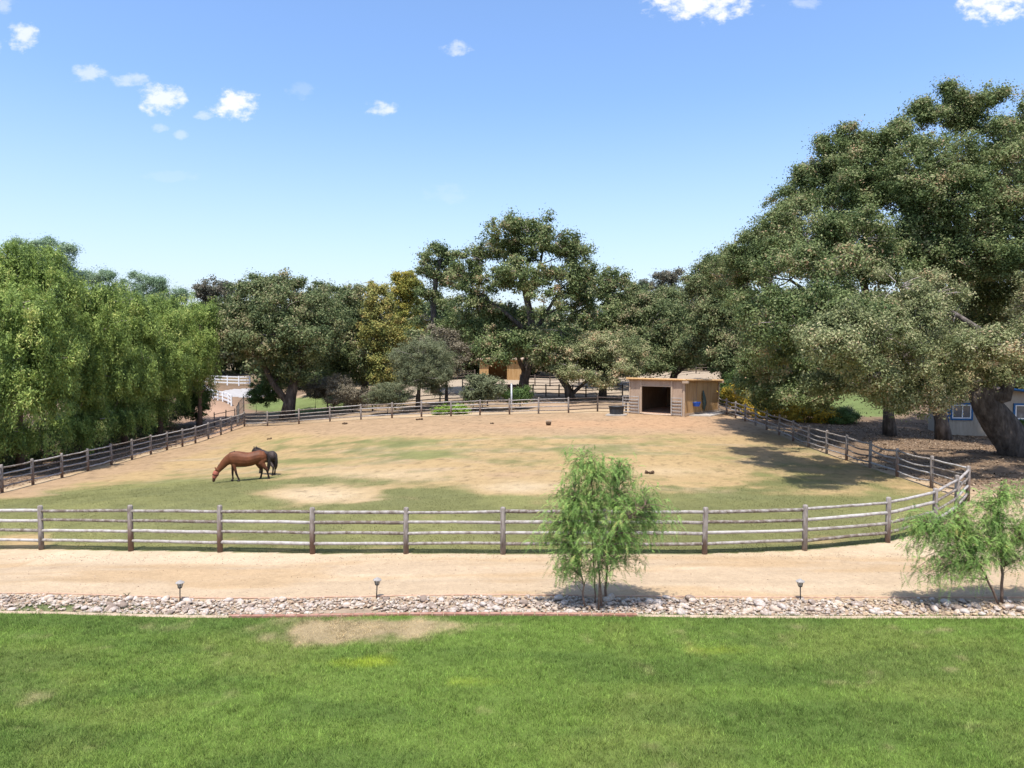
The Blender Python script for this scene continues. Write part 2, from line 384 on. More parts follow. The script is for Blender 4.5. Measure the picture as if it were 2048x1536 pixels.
# ------------------------------------------------------------------ mesh helpers
class MB:
    def __init__(s): s.v = []; s.f = []

    def box(s, c, size, rot=None, taper=1.0):
        m = rot or Matrix.Identity(3); b = len(s.v); c = Vector(c)
        for k, (i, j) in enumerate(((-1, -1), (1, -1), (1, 1), (-1, 1))):
            s.v.append(c + m @ Vector((i * size[0] / 2, j * size[1] / 2, -size[2] / 2)))
        for k, (i, j) in enumerate(((-1, -1), (1, -1), (1, 1), (-1, 1))):
            s.v.append(c + m @ Vector((i * size[0] / 2 * taper, j * size[1] / 2 * taper, size[2] / 2)))
        s.f += [(b, b + 3, b + 2, b + 1), (b + 4, b + 5, b + 6, b + 7)] + [(b + i, b + (i + 1) % 4, b + 4 + (i + 1) % 4, b + 4 + i) for i in range(4)]
        return s

    def tube(s, pts, rad, n=8, cap=True, ry=None, ref=None, wob=0):
        pts = [Vector(p) for p in pts]
        if not hasattr(rad, '__len__'): rad = [rad] * len(pts)
        b = len(s.v); k = len(pts); prev = ref or Vector((0, 0, 1))
        for i, p in enumerate(pts):
            t = (pts[min(i + 1, k - 1)] - pts[max(i - 1, 0)]).normalized()
            a = prev - t * prev.dot(t)
            if a.length < 1e-3: a = Vector((0, 1, 0)) - t * t.y
            if a.length < 1e-3: a = Vector((1, 0, 0))
            a.normalize(); prev = a; c = t.cross(a)
            for j in range(n):
                th = 2 * math.pi * j / n; w = 1 + (random.uniform(-wob, wob) if wob else 0)
                s.v.append(p + a * math.cos(th) * rad[i] * w + c * math.sin(th) * (ry[i] if ry else rad[i]) * w)
        for i in range(k - 1):
            for j in range(n):
                s.f.append((b + i * n + j, b + i * n + (j + 1) % n, b + (i + 1) * n + (j + 1) % n, b + (i + 1) * n + j))
        if cap:
            s.f.append(tuple(b + j for j in reversed(range(n)))); s.f.append(tuple(b + (k - 1) * n + j for j in range(n)))
        return s

    def cone(s, p0, p1, r0, r1, n=10): return s.tube([p0, p1], [r0, r1], n)

    def build(s, name, m, parent=None, smooth=False, label=None):
        me = bpy.data.meshes.new(name); me.from_pydata([tuple(q) for q in s.v], [], s.f); me.update()
        if smooth: me.polygons.foreach_set('use_smooth', [True] * len(me.polygons))
        me.materials.append(m)
        o = bpy.data.objects.new(name, me); COL.objects.link(o)
        if parent: o.parent = parent
        if label: o['label'] = label
        return o


def npmesh(name, verts, nper, m, parent=None, rnd=None, col=None, smooth=False):
    """verts (F*nper,3) -> mesh of F separate faces"""
    nf = len(verts) // nper
    me = bpy.data.meshes.new(name)
    me.vertices.add(len(verts)); me.vertices.foreach_set('co', np.ascontiguousarray(verts, dtype=np.float32).ravel())
    me.loops.add(len(verts)); me.loops.foreach_set('vertex_index', np.arange(len(verts), dtype=np.int32))
    me.polygons.add(nf); me.polygons.foreach_set('loop_start', np.arange(0, nf * nper, nper, dtype=np.int32))
    me.update(calc_edges=True)
    if rnd is not None:
        a = me.attributes.new('rnd', 'FLOAT', 'FACE'); a.data.foreach_set('value', rnd.astype(np.float32))
    if col is not None:
        a = me.attributes.new('col', 'FLOAT_COLOR', 'FACE'); c4 = np.ones((nf, 4), np.float32); c4[:, :3] = col; a.data.foreach_set('color', c4.ravel())
    me.materials.append(m)
    o = bpy.data.objects.new(name, me); COL.objects.link(o)
    if parent: o.parent = parent
    return o


def unit(a): return a / np.maximum(np.linalg.norm(a, axis=1, keepdims=True), 1e-6)


def leaves(pos, nrm, size, aspect=.5, along=None):
    """rhombic leaves; along = preferred long direction"""
    n = len(pos)
    nrm = unit(nrm)
    t = rng.normal(size=(n, 3)) if along is None else along + rng.normal(size=(n, 3)) * .35
    t = unit(t - nrm * (t * nrm).sum(1, keepdims=True)); b = np.cross(nrm, t)
    s = (size * rng.uniform(.65, 1.35, n))[:, None]
    v = np.empty((n, 4, 3))
    v[:, 0] = pos - t * s * .5; v[:, 1] = pos + b * s * .5 * aspect; v[:, 2] = pos + t * s * .5; v[:, 3] = pos - b * s * .5 * aspect
    return v.reshape(-1, 3)


def sph(n):
    return unit(rng.normal(size=(n, 3)))


def wb(u, v, d, ru, rv, dep=1.0):
    """crown blob from its centre, depth and apparent size"""
    c = at(u, v, d); k = d / F
    return (c.x, c.y, c.z, ru * k, (ru + rv) * .5 * k * dep, rv * k)


def clumps(blobs, spacing, shell=.45):
    P = []; O = []
    blobs = list(blobs)
    for (x, y, z, rx, ry, rz) in list(blobs):
        for q_ in sph(5):
            if q_[2] < -.5: continue
            f_ = rng.uniform(.22, .42); g_ = rng.uniform(.85, 1.08)
            blobs.append((x + q_[0] * rx * g_, y + q_[1] * ry * g_, z + q_[2] * rz * g_, rx * f_, ry * f_, rz * f_))
        for q_ in sph(7):
            if q_[2] < 0: continue
            f_ = rng.uniform(.07, .15); g_ = rng.uniform(1.0, 1.2)
            blobs.append((x + q_[0] * rx * g_, y + q_[1] * ry * g_, z + q_[2] * rz * g_, rx * f_, ry * f_, rz * f_ * 1.8))
    for (x, y, z, rx, ry, rz) in blobs:
        area = 4 * math.pi * ((rx * ry + ry * rz + rx * rz) / 3)
        n = max(4, int(area / (spacing ** 2) * .85))
        d = sph(n); r = rng.uniform(shell, 1.0, n) ** .7
        r *= .74 + .42 * rng.random(n)
        p = d * r[:, None] * np.array([rx, ry, rz]) + np.array([x, y, z])
        P.append(p); O.append(d)
    P = np.concatenate(P); O = np.concatenate(O)
    sc = spacing * 2.6
    nf = .34 * vn(P[:, 0] + 3, P[:, 2] + 7, sc, 81) + .33 * vn(P[:, 1] + 31, P[:, 2] + 17, sc, 82) + .33 * vn(P[:, 0] - P[:, 1], P[:, 2] * 1.2 + 5, sc, 83)
    P = P + O * ((nf - .5) * spacing * 1.8)[:, None]
    keep = nf > .365
    return P[keep], O[keep]


def foliage(blobs, m, parent, name='crown', spacing=.8, crad=.5, per=40, size=.15, aspect=.55, weep=False, sparse=0.0, zmin=None):
    P, O = clumps(blobs, spacing)
    if sparse:
        keep = rng.random(len(P)) > sparse; P = P[keep]; O = O[keep]
    n = len(P)
    cr = crad * rng.uniform(.45, 1.3, n)
    idx = np.repeat(np.arange(n), rng.poisson(per, n))
    k = len(idx)
    tint = rng.normal(0, .17, n)
    if weep:
        ln = rng.uniform(.7, 2.0, n) * crad * 2.2
        t = rng.random(k)
        # several strands hang from each clump
        st = rng.integers(0, 6, k); ang = rng.uniform(0, 6.28, (n, 6)); rr = rng.uniform(.1, 1, (n, 6))
        ox = np.cos(ang[idx, st]) * rr[idx, st] * cr[idx]; oy = np.sin(ang[idx, st]) * rr[idx, st] * cr[idx]
        pos = P[idx] + np.stack([ox * (1 + .2 * t), oy * (1 + .2 * t), -t * ln[idx] * rng.uniform(.7, 1, (n, 6))[idx, st] + .3 * cr[idx]], 1)
        pos += rng.normal(0, .09, (k, 3))
        al = np.tile(np.array([0, 0, -1.0]), (k, 1)) + rng.normal(size=(k, 3)) * .35
        nr = O[idx] * .7 + rng.normal(size=(k, 3)) * .8 + np.array([0, 0, .5])
        v = leaves(pos, nr, size, aspect, al)
    else:
        d = rng.normal(size=(k, 3)) * .5
        d[:, 2] *= .7
        d *= np.minimum(np.maximum(rng.random(k), .02) ** -.28, 2.4)[:, None] * .82
        pos = P[idx] + d * cr[idx][:, None]
        nr = d * 1.0 + O[idx] * .25 + rng.normal(size=(k, 3)) * .7 + np.array([0, 0, .55])
        v = leaves(pos, nr, size, aspect)
    if zmin is not None:
        pz = pos[:, 2]; keep = pz > zmin
        v = v.reshape(-1, 4, 3)[keep].reshape(-1, 3); idx = idx[keep]; k = len(idx)
    rnd = np.clip(.45 + tint[idx] + rng.normal(0, .17, k), 0, 1)
    return npmesh(name, v, 4, m, parent, rnd), P


def bent(a, b, n=5, amp=.12):
    a = Vector(a); b = Vector(b); L_ = (b - a).length; out = []
    o1 = Vector((random.uniform(-1, 1), random.uniform(-1, 1), random.uniform(-.3, .8))) * L_ * amp
    for i in range(n + 1):
        t = i / n; out.append(a.lerp(b, t) + o1 * math.sin(t * math.pi) + Vector((random.uniform(-1, 1), random.uniform(-1, 1), random.uniform(-1, 1))) * L_ * .025 * (0 < i < n))
    return out


def tree(name, label, cat, base, trunk, r0, blobs, lm, spacing=.8, crad=.5, per=40, size=.15, aspect=.55, weep=False, sparse=0, r1=None,
         stems=None, twigs=0, bark=None, group=None, zmin=None, twigr=.03):
    """trunk: world points from the ground up; limbs run to every blob; twigs to some clumps"""
    root = empty(name, base, 0, label, cat, group)
    off = Vector(base)
    g_ = 1.14
    bl = [(x - off.x, y - off.y, z - off.z, a * g_, b * g_, c * g_) for (x, y, z, a, b, c) in blobs]
    per = per * (2.2 if weep else 2.4); size = size * (1.1 if weep else 1.04)
    cr, P = foliage(bl, lm, root, 'crown', spacing, crad, per, size, aspect, weep, sparse, zmin)
    mb = MB()
    stems = stems or []
    path = [Vector(p) - off for p in trunk]
    r1 = r1 or r0 * .5
    k = len(path); rad = [r0 + (r1 - r0) * (i / (k - 1)) for i in range(k)]; rad[0] = r0 * 1.3
    path[0].z -= .25
    mb.tube(path, rad, 12, wob=.09)
    allp = [(p, r) for p, r in zip(path[1:], rad[1:])]
    for st in stems:
        sp_ = [Vector(p) - off for p in st[0]]; rr = st[1]
        rs = [rr * (1 - .55 * i / (len(sp_) - 1)) for i in range(len(sp_))]
        mb.tube(sp_, rs, 10, wob=.09); allp += list(zip(sp_[1:], rs[1:]))
    for b in bl:
        c = Vector(b[:3])
        p, r = min(allp, key=lambda q: (q[0] - c).length + max(0, q[0].z - c.z) * .8)
        rr = min(r * .62, .05 + .035 * (c - p).length)
        mb.tube(bent(p, c, 6), [rr * (1 - .75 * i / 6) for i in range(7)], 7)
        allp.append((c, rr * .4))
    nbark = len(mb.f)
    if twigs:
        tb = mb; sel = rng.choice(len(P), min(twigs, len(P)), replace=False)
        C = np.array([b[:3] for b in bl])
        for i in sel:
            p = P[i]; c = C[np.argmin(((C - p) ** 2).sum(1))]
            a = c + (p - c) * .25; e = c + (p - c) * rng.uniform(1.0, 1.18)
            tb.tube(bent(a, e, 4, .18), [twigr * 1.4, twigr, twigr * .8, twigr * .6, twigr * .35], 4, cap=False)
    tk = mb.build('trunk', bark or M['bark'], root, True)
    tk.data.materials.append(M['twig'])
    mi = np.zeros(len(mb.f), np.int32); mi[nbark:] = 1; tk.data.polygons.foreach_set('material_index', mi)
    return root


# ------------------------------------------------------------------ ground sheets
BY, TY = 15.18, 16.42             # brick line and back edging of the stone bed (sheared coordinate)
SH = -0.016


def band(a, b, s): return np.arange(a, b, s)


xs = np.concatenate([np.geomspace(900, 46, 16) * -1, band(-44, -26, .3), band(-26, 26, .13), band(26, 44, .3), np.geomspace(46, 900, 16)])
ys = np.concatenate([[-60, -30, -10, 0, 4], band(6, BY - .05, .13), [BY], band(BY + .1, TY - .05, .1), [TY], band(TY + .12, 32, .12), band(32, 70, .22), band(70, 110, .7), np.geomspace(112, 1400, 18)])
GX, GYs = np.meshgrid(xs, ys)
GY = GYs + SH * np.clip(GX, -40, 40) * (np.abs(GX) < 1e9)
GZ = tz(GX, GY)
GZ += (fbm(GX, GY, 3.0, 5) - .5) * .10 * np.clip((GY - 17) / 6, 0, 1)
GZ += (fbm(GX, GY, .5, 9) - .5) * .03
bedmask = (GYs > BY) & (GYs < TY)
GZ = np.where(bedmask, GZ - .05, GZ)
PU, PV = project(GX, GY, GZ)


def poly_in(px, py, X, Y):
    ins = np.zeros(X.shape, bool); n = len(px); j = n - 1
    for i in range(n):
        c = ((py[i] > Y) != (py[j] > Y)) & (X < (px[j] - px[i]) * (Y - py[i]) / (py[j] - py[i] + 1e-12) + px[i])
        ins ^= c; j = i
    return ins


front_pts = [gp(u, d) for (u, v, d) in FRONT]
left_pts = [gp(u, d) for (u, d) in LEFT]
left_pts = [Vector((-25.2, 24.6, 0)), Vector((-25.1, 27.0, 0)), Vector((-25.05, 29.4, 0)), Vector((-25, 31.9, 0))] + left_pts
for p in left_pts[:4]: p.z = gz(p.x, p.y)
back_pts = [gp(u, d) for (u, v, d) in BACK]
right_pts = [gp(u, d) for (u, d) in RIGHT]
shedA, shedB, shedC = gp(1260, 59.3), gp(1369, 56.5), gp(1437, 61.0)
loop = front_pts + right_pts[::-1][1:] + [shedC, shedB, shedA] + back_pts[::-1] + left_pts[::-1]
PX = np.array([p.x for p in loop]); PY = np.array([p.y for p in loop])
inpad = poly_in(PX, PY, GX, GY)


def ell(u, v, u0, v0, ru, rv):
    return np.exp(-(((u - u0) / ru) ** 2 + ((v - v0) / rv) ** 2))


SAND = np.array([.47, .352, .228]); PALE = np.array([.57, .455, .31]); RED = np.array([.36, .25, .16]); STRAW = np.array([.44, .315, .165])
PGR = np.array([.15, .17, .065]); LAWN = np.array([.21, .305, .062]); LITTER_SHADE = np.array([.175, .118, .078]); DRY = np.array([.46, .36, .21])


def mixc_(a, b, t): return a * (1 - t[..., None]) + b * t[..., None]


def sstep(x, a, b):
    t = np.clip((x - a) / (b - a), 0, 1); return t * t * (3 - 2 * t)


def lawn_color(x, y, u, v):
    n1 = fbm(x, y, 2.2, 21); n2 = fbm(x, y * 1.0, .5, 22); n3 = fbm(x * .45, y * 1.6, 1.1, 23)
    g = LAWN[None] * (0.86 + .34 * n3[..., None])
    g = mixc_(g, np.array([.27, .33, .08]), sstep(n1, .47, .7) * .7)
    g = mixc_(g, np.array([.09, .17, .045]), sstep(n3, .62, .35) * .3)
    dead = 1.35 * ell(u, v, 700, 1262, 150, 26) + .75 * ell(u, v, 800, 1252, 90, 11) + .25 * ell(u, v, 960, 1247, 100, 7) + .5 * ell(u, v, 620, 1290, 70, 16)
    dead += .7 * ell(u, v, 1870, 1262, 60, 8) + .45 * ell(u, v, 1030, 1445, 40, 8) + .5 * ell(u, v, 880, 1485, 30, 6) + .35 * ell(u, v, 60, 1390, 90, 14) + .3 * ell(u, v, 300, 1250, 80, 8)
    dead = sstep(dead + (n2 - .5) * 1.3 + (n1 - .5) * .3, .2, .95)
    yel = sstep(.8 * ell(u, v, 720, 1325, 110, 16) + .5 * ell(u, v, 960, 1365, 120, 18) + .5 * ell(u, v, 1440, 1300, 90, 14) + (n2 - .5) * 1.0, .25, 1.0)
    g = mixc_(g, np.array([.42, .50, .05]), yel * .8)
    g = mixc_(g, np.array([.62, .46, .27]) * (.75 + .5 * n2[..., None]), dead * .88)
    return g, dead


def pad_color(x, y, u, v):
    n1 = fbm(x, y, 3.5, 31); n2 = fbm(x, y, 1.0, 32, 5); n3 = fbm(x * .5, y * 1.5, 2.2, 33)
    uu = u + (n2 - .5) * 60; vv = v + (n1 - .5) * 14
    g = .40 + .0 * u
    g = g + .62 * sstep(vv, 985, 1010) - .05
    for (a, b, ru, rv, w) in [(150, 1000, 230, 30, .6), (400, 990, 190, 22, .6), (520, 965, 160, 12, .45), (720, 965, 130, 14, .25), (850, 912, 75, 9, .55), (600, 922, 90, 7, .55),
                              (860, 985, 130, 14, .5), (1700, 1010, 250, 40, .35), (1300, 866, 120, 9, .42), (1400, 850, 80, 8, .3), (770, 886, 80, 7, .4), (1560, 960, 90, 16, .25),
                              (1380, 1000, 140, 16, .4), (350, 950, 100, 8, .2), (1180, 905, 90, 10, .2), (560, 890, 90, 7, .25), (1450, 940, 120, 14, .2), (1060, 925, 60, 7, .2),
                              (640, 990, 120, 20, -.85), (1045, 972, 85, 15, -.8), (300, 925, 150, 30, -.45), (900, 935, 230, 14, -.35), (1000, 950, 60, 8, -.5), (1330, 935, 130, 16, -.3),
                              (40, 1085, 70, 22, -.6), (560, 1010, 60, 8, -.2), (1520, 880, 80, 14, -.2), (1660, 1080, 60, 10, -.35), (820, 1098, 900, 9, -.15),
                              (150, 950, 90, 16, -.45), (1500, 1085, 100, 8, -.3)]:
        g = g + w * ell(uu, vv, a, b, ru, rv)
    g = np.clip(g + (n2 - .5) * .75 + (n3 - .5) * .55, 0, 1)
    soil = mixc_(np.broadcast_to(STRAW, u.shape + (3,)), SAND * .92, sstep(n3, .5, .8))
    pale = np.clip(ell(uu, vv, 640, 988, 100, 18) + ell(uu, vv, 1045, 975, 80, 13) + .6 * ell(uu, vv, 760, 948, 150, 12) + .5 * ell(uu, vv, 1330, 940, 110, 10), 0, 1)
    soil = mixc_(soil, PALE, pale * .8)
    # bare reddish dirt round the far side and along the left fence
    far = sstep(862 + (n1 - .5) * 26 - .0 * u, v, v + 12)
    far = 1 - sstep(vv, 862, 878)
    dl = np.clip((x + 25) / 9, 0, 1)
    leftb = (1 - sstep(dl + (n1 - .5) * .5, .15, .5)) * (1 - sstep(v, 985, 1010))
    redd = np.clip(far + leftb + .8 * ell(uu, vv, 1020, 948, 60, 7) + .5 * ell(uu, vv, 1290, 880, 60, 5) + .6 * ell(uu, vv, 1560, 905, 90, 25), 0, 1)
    soil = mixc_(soil, RED * (.95 + .35 * n2[..., None]), redd * .85)
    soil = mixc_(soil, np.array([.47, .30, .18]), np.clip(ell(uu, vv, 1330, 845, 120, 14) + ell(uu, vv, 1150, 850, 200, 8), 0, 1) * far)
    g = g * (1 - np.clip(far * 1.0 + leftb, 0, 1) * .95)
    green = mixc_(np.broadcast_to(PGR, u.shape + (3,)), np.array([.21, .225, .085]), sstep(n1, .35, .7))
    gg = sstep(g, .2, .78)
    c = mixc_(soil, green, gg * .88)
    c = c * (.86 + .28 * fbm(x, y, .35, 40)[..., None])
    c = c * np.array([.92, .90, .84])
    c = c * (1 - .32 * sstep(fbm(x, y, .28, 41, 3), .62, .78) * (1 - gg))[..., None]
    return c


def outer_color(x, y, u, v):
    n1 = fbm(x, y, 3.0, 51); n2 = fbm(x, y, .8, 52, 5); n3 = fbm(x * .35, y * 1.8, 1.4, 53)
    c = np.broadcast_to(SAND, u.shape + (3,)) * (.90 + .24 * n3[..., None])
    c = mixc_(c, PALE * .98, sstep(n3, .5, .75) * .45)
    c = mixc_(c, np.array([.43, .285, .145]), sstep(fbm(x * .25, y * 1.6, .9, 54), .45, .7) * .55)
    c = mixc_(c, np.array([.30, .19, .11]), sstep(fbm(x, y, .25, 57), .66, .8) * .4 * (y > 19) * (y < 26))
    rut = np.exp(-((y - SH * x - 17.55 - .12 * (n1 - .5)) / .16) ** 2) + np.exp(-((y - SH * x - 19.0 - .12 * (n1 - .5)) / .16) ** 2)
    c = c * (1 - .13 * rut * sstep(n3, .3, .6))[..., None]
    # strip by the fence: paler, rougher, littered
    edge = sstep(y - (19.4 + .0 * x), 0, .5) * (y < 24) * (np.abs(x) < 14)
    c = mixc_(c, PALE * (.8 + .4 * n2[..., None]), edge * .5)
    # leaf litter, its colour darkened for tree shade, below the oaks on the right and behind the far fence
    lit = sstep(x - (18.2 + (n1 - .5) * 3), 0, 1.5) * sstep(y, 28.5, 31) * .95
    lit = np.maximum(lit, sstep(y, 62, 64) * sstep(x, -30, -20) * .6)
    lit = np.maximum(lit, sstep(-x, 25.2, 26.5) * sstep(y, 20, 24) * (1 - sstep(x, -20, -18)))
    c = mixc_(c, LITTER_SHADE * (.6 + .8 * n2[..., None]), lit * .92)
    # red dirt track on the left beyond the fence
    tr = np.clip(ell(u, v, 430, 840, 55, 40), 0, 1) * (y > 40)
    c = mixc_(c, np.array([.42, .27, .18]), np.clip(tr * 1.3, 0, 1))
    # far sandy pens
    pen = sstep(y, 72, 78) * sstep(u, 780, 830)
    c = mixc_(c, np.array([.40, .32, .235]), pen * (1 - sstep(y, 100, 112)))
    c = mixc_(c, np.array([.20, .16, .10]), sstep(y, 104, 116))
    lane = (y > 62) * ell(u, v, 1120, 805, 60, 20) * 1.2
    c = mixc_(c, RED * 1.1, np.clip(lane, 0, 1))
    # green lawns behind
    gl = np.clip(1.6 * ell(u, v, 600, 812, 90, 14) + 1.5 * ell(u, v, 700, 790, 60, 10) + (y > 53) * (x > 19) * 1.5 * ell(u, v, 1715, 805, 105, 26), 0, 1) * (y > 53)
    gl = sstep(gl + (n2 - .5) * .5, .3, .6)
    c = mixc_(c, np.array([.14, .19, .06]) * (.7 + .6 * n3[..., None]), gl * .9)
    # gentle patch of grass in the pen by the right
    return c


lc, dead = lawn_color(GX, GY, PU, PV)
pc = pad_color(GX, GY, PU, PV)
oc = outer_color(GX, GY, PU, PV)
COLR = np.where(inpad[..., None], pc, oc)
COLR = np.where((GYs <= BY)[..., None], lc * .55, COLR)
bedc = np.broadcast_to(np.array([.36, .27, .19]), GX.shape + (3,)) * (.7 + .6 * fbm(GX, GY, .3, 61)[..., None])
grassy = sstep(ell(PU, PV, 95, 1215, 80, 9) + .8 * ell(PU, PV, 250, 1216, 60, 7) + .45 * ell(PU, PV, 1000, 1222, 120, 4), .3, .6)
bedc = mixc_(bedc, np.array([.12, .16, .05]), grassy * .8)
COLR = np.where(bedmask[..., None], bedc, COLR)

# cell classes -> separate sheets that share their border vertices
drivepoly = at(468, 782, 86), at(560, 770, 100)
ny, nx = GX.shape
cx = (GX[:-1, :-1] + GX[1:, 1:]) / 2; cy = (GY[:-1, :-1] + GY[1:, 1:]) / 2; cys = (GYs[:-1, :-1] + GYs[1:, 1:]) / 2
cu = (PU[:-1, :-1] + PU[1:, 1:]) / 2; cv = (PV[:-1, :-1] + PV[1:, 1:]) / 2
cls = np.zeros(cx.shape, int)
cls[poly_in(PX, PY, cx, cy)] = 1
trackm = (cys > TY) & (cls == 0) & (cx > -30) & (cx < 22) & (cy < 29)
cls[trackm] = 2
cls[(cys > BY) & (cys < TY)] = 3
cls[(cys < BY)] = 4
lawnb = (cy > 53) & (cls == 0) & ((((cu - 600) / 100) ** 2 + ((cv - 812) / 16) ** 2 < 1) | (((cu - 1715) / 110) ** 2 + ((cv - 805) / 28) ** 2 < 1))
cls[lawnb] = 5
drv = (cls == 0) & (cy > 76) & (cy < 100) & (((cu - 500) / 60) ** 2 + ((cv - 786) / 9) ** 2 < 1)
cls[drv] = 6
vid = np.arange(ny * nx).reshape(ny, nx)
q = np.stack([vid[:-1, :-1], vid[:-1, 1:], vid[1:, 1:], vid[1:, :-1]], -1)
V = np.stack([GX, GY, GZ], -1).reshape(-1, 3); CC = COLR.reshape(-1, 3)
names = {0: 'ground', 1: 'paddock', 2: 'dirt_track', 3: 'stone_bed', 4: 'lawn', 5: 'far_lawn', 6: 'driveway'}
for k, nm in names.items():
    f = q[cls == k]
    used, inv = np.unique(f.ravel(), return_inverse=True)
    me = bpy.data.meshes.new(nm)
    me.vertices.add(len(used)); me.vertices.foreach_set('co', V[used].astype(np.float32).ravel())
    me.loops.add(len(inv)); me.loops.foreach_set('vertex_index', inv.astype(np.int32).ravel())
    me.polygons.add(len(f)); me.polygons.foreach_set('loop_start', np.arange(0, len(f) * 4, 4, dtype=np.int32))
    me.polygons.foreach_set('use_smooth', np.ones(len(f), bool))
    me.update(calc_edges=True)
    a = me.attributes.new('col', 'FLOAT_COLOR', 'POINT'); c4 = np.ones((len(used), 4), np.float32); c4[:, :3] = CC[used]
    if k == 6: c4[:, :3] = (.42, .40, .39)
    a.data.foreach_set('color', c4.ravel())
    me.materials.append(M['ground'])
    o = bpy.data.objects.new(nm, me); COL.objects.link(o); tag(o, kind='structure')

# ------------------------------------------------------------------ grass blades
def blades(name, x, y, z, col, h, w, label, lean=.5):
    n = len(x)
    a = rng.uniform(0, 6.283, n); hh = h * rng.uniform(.5, 1.3, n); ww = w * rng.uniform(.7, 1.3, n)
    le = rng.normal(0, lean, (n, 2)) * hh[:, None]
    v = np.empty((n, 3, 3))
    v[:, 0] = np.stack([x - np.cos(a) * ww / 2, y - np.sin(a) * ww / 2, z - .01], 1)
    v[:, 1] = np.stack([x + np.cos(a) * ww / 2, y + np.sin(a) * ww / 2, z - .01], 1)
    v[:, 2] = np.stack([x + le[:, 0], y + le[:, 1], z + hh], 1)
    o = npmesh(name, v.reshape(-1, 3), 3, M['blade'], col=col)
    tag(o, label, 'grass', kind='stuff')
    return o


nb = 540000
yy = 7.5 + (BY + .03 - 7.5) * rng.random(nb) ** .92
xx = rng.uniform(-1, 1, nb) * (yy * .78 + .8)
yy2 = yy + SH * xx
zz = tz(xx, yy2)
uu_, vv_ = project(xx, yy2, zz)
lcol, ld_ = lawn_color(xx, yy2, uu_, vv_)
tf = vn(xx, yy2, .055, 91) * .6 + vn(xx, yy2, .16, 92) * .4
lcol = lcol * rng.uniform(.6, 1.6, (nb, 1)) * (.48 + 1.16 * tf[:, None])
yl = rng.random(nb) < .06
lcol[yl] = lcol[yl] * .5 + np.array([.30, .28, .12]) * .5
hh_ = .05 * (1 - .5 * ld_) * (.55 + .9 * vn(xx, yy2, .12, 92))
tall = rng.random(nb) < .02
hh_ = np.where(tall, hh_ * 1.7, hh_); lcol[tall] = lcol[tall] * .6 + np.array([.30, .34, .12]) * .5
blades('lawn_grass', xx, yy2, zz, lcol, hh_, .009, 'mown green lawn grass in the foreground with a straw coloured bare patch')

# sparse short grass of the paddock and weeds in the stone bed
nb = 220000
yy = 20 + 16 * rng.random(nb) ** 1.3
xx = rng.uniform(-1, 1, nb) * np.minimum(yy * .78, 25)
zz = tz(xx, yy) + (fbm(xx, yy, 3.0, 5) - .5) * .10 * np.clip((yy - 17) / 6, 0, 1)
ok = poly_in(PX, PY, xx, yy)
xx, yy, zz = xx[ok], yy[ok], zz[ok]
uu_, vv_ = project(xx, yy, zz)
pcl = pad_color(xx, yy, uu_, vv_)
grn = pcl[:, 1] / pcl[:, 0]
ok = (grn + rng.normal(0, .08, len(grn))) > .82
xx, yy, zz, pcl = xx[ok], yy[ok], zz[ok], pcl[ok]
blades('paddock_grass', xx, yy, zz, pcl * rng.uniform(.95, 1.6, (len(xx), 1)), .028, .02, 'short olive green grass growing patchily inside the horse paddock', .8)
nb = 9000
xx = rng.uniform(-14, 14, nb); yys = rng.uniform(BY, TY, nb); yy = yys + SH * xx; zz = tz(xx, yy) - .03
uu_, vv_ = project(xx, yy, zz)
g_ = ell(uu_, vv_, 95, 1215, 80, 9) + .8 * ell(uu_, vv_, 250, 1216, 60, 7) + .25 * ell(uu_, vv_, 1000, 1222, 120, 6) + .02
ok = rng.random(nb) < g_
blades('stone_bed_weeds', xx[ok], yy[ok], zz[ok], np.array([.14, .19, .06]) * rng.uniform(.7, 1.4, (ok.sum(), 1)), .08, .012, 'low green weeds growing through the cobbles of the stone bed')

# ------------------------------------------------------------------ cobbles
def stone_mesh(seed, sub=2):
    r = random.Random(seed); bm = bmesh.new(); bmesh.ops.create_icosphere(bm, subdivisions=sub, radius=.5)
    ax = (r.uniform(.85, 1.25), r.uniform(.6, .85), r.uniform(.42, .62))
    dirs = [(Vector((r.uniform(-1, 1), r.uniform(-1, 1), r.uniform(-1, 1))).normalized(), r.uniform(.30, .46)) for _ in range(9)]
    for v in bm.verts:
        for d, h in dirs:
            k = v.co.dot(d)
            if k > h: v.co -= d * (k - h) * .8
        v.co = Vector((v.co.x * ax[0], v.co.y * ax[1], v.co.z * ax[2]))
    return bm


protos = []
for i in range(8):
    bm = stone_mesh(100 + i); me = bpy.data.meshes.new('river_stone'); bm.to_mesh(me); bm.free()
    me.polygons.foreach_set('use_smooth', [True] * len(me.polygons)); me.materials.append(M['stone']); protos.append(me)
cand = []
for i in range(300):
    x = random.uniform(-12.2, 12.6); ysr = random.uniform(BY + .14, TY - .06); s = random.choice((.13, .15, .17, .2, .24, .3)) * random.uniform(.85, 1.1)
    y = ysr + SH * x; u, v = project(x, y, 0)
    if -12.2 < x < 12.6 and ((u - 690) / 75) ** 2 + ((v - 1220) / 14) ** 2 < 1 or ((u - 95) / 70) ** 2 + ((v - 1215) / 8) ** 2 < 1:
        x += 3.2; y = ysr + SH * x
    cand.append((x, y, s))
for i, (x, y, s) in enumerate(cand):
    o = bpy.data.objects.new('river_stone', protos[i % 8]); COL.objects.link(o)
    o.location = (x, y, gz(x, y) - .03 + s * .12); o.scale = (s, s, s); o.rotation_euler = (random.uniform(-.3, .3), random.uniform(-.3, .3), random.uniform(0, 6.28))
    big = s > .23
    tag(o, 'large smooth river stone lying in the cobble strip behind the lawn' if big else 'pale rounded river stone lying in the cobble strip behind the lawn', 'stone',
        'large stones of the cobble strip' if big else 'river stones of the cobble strip')
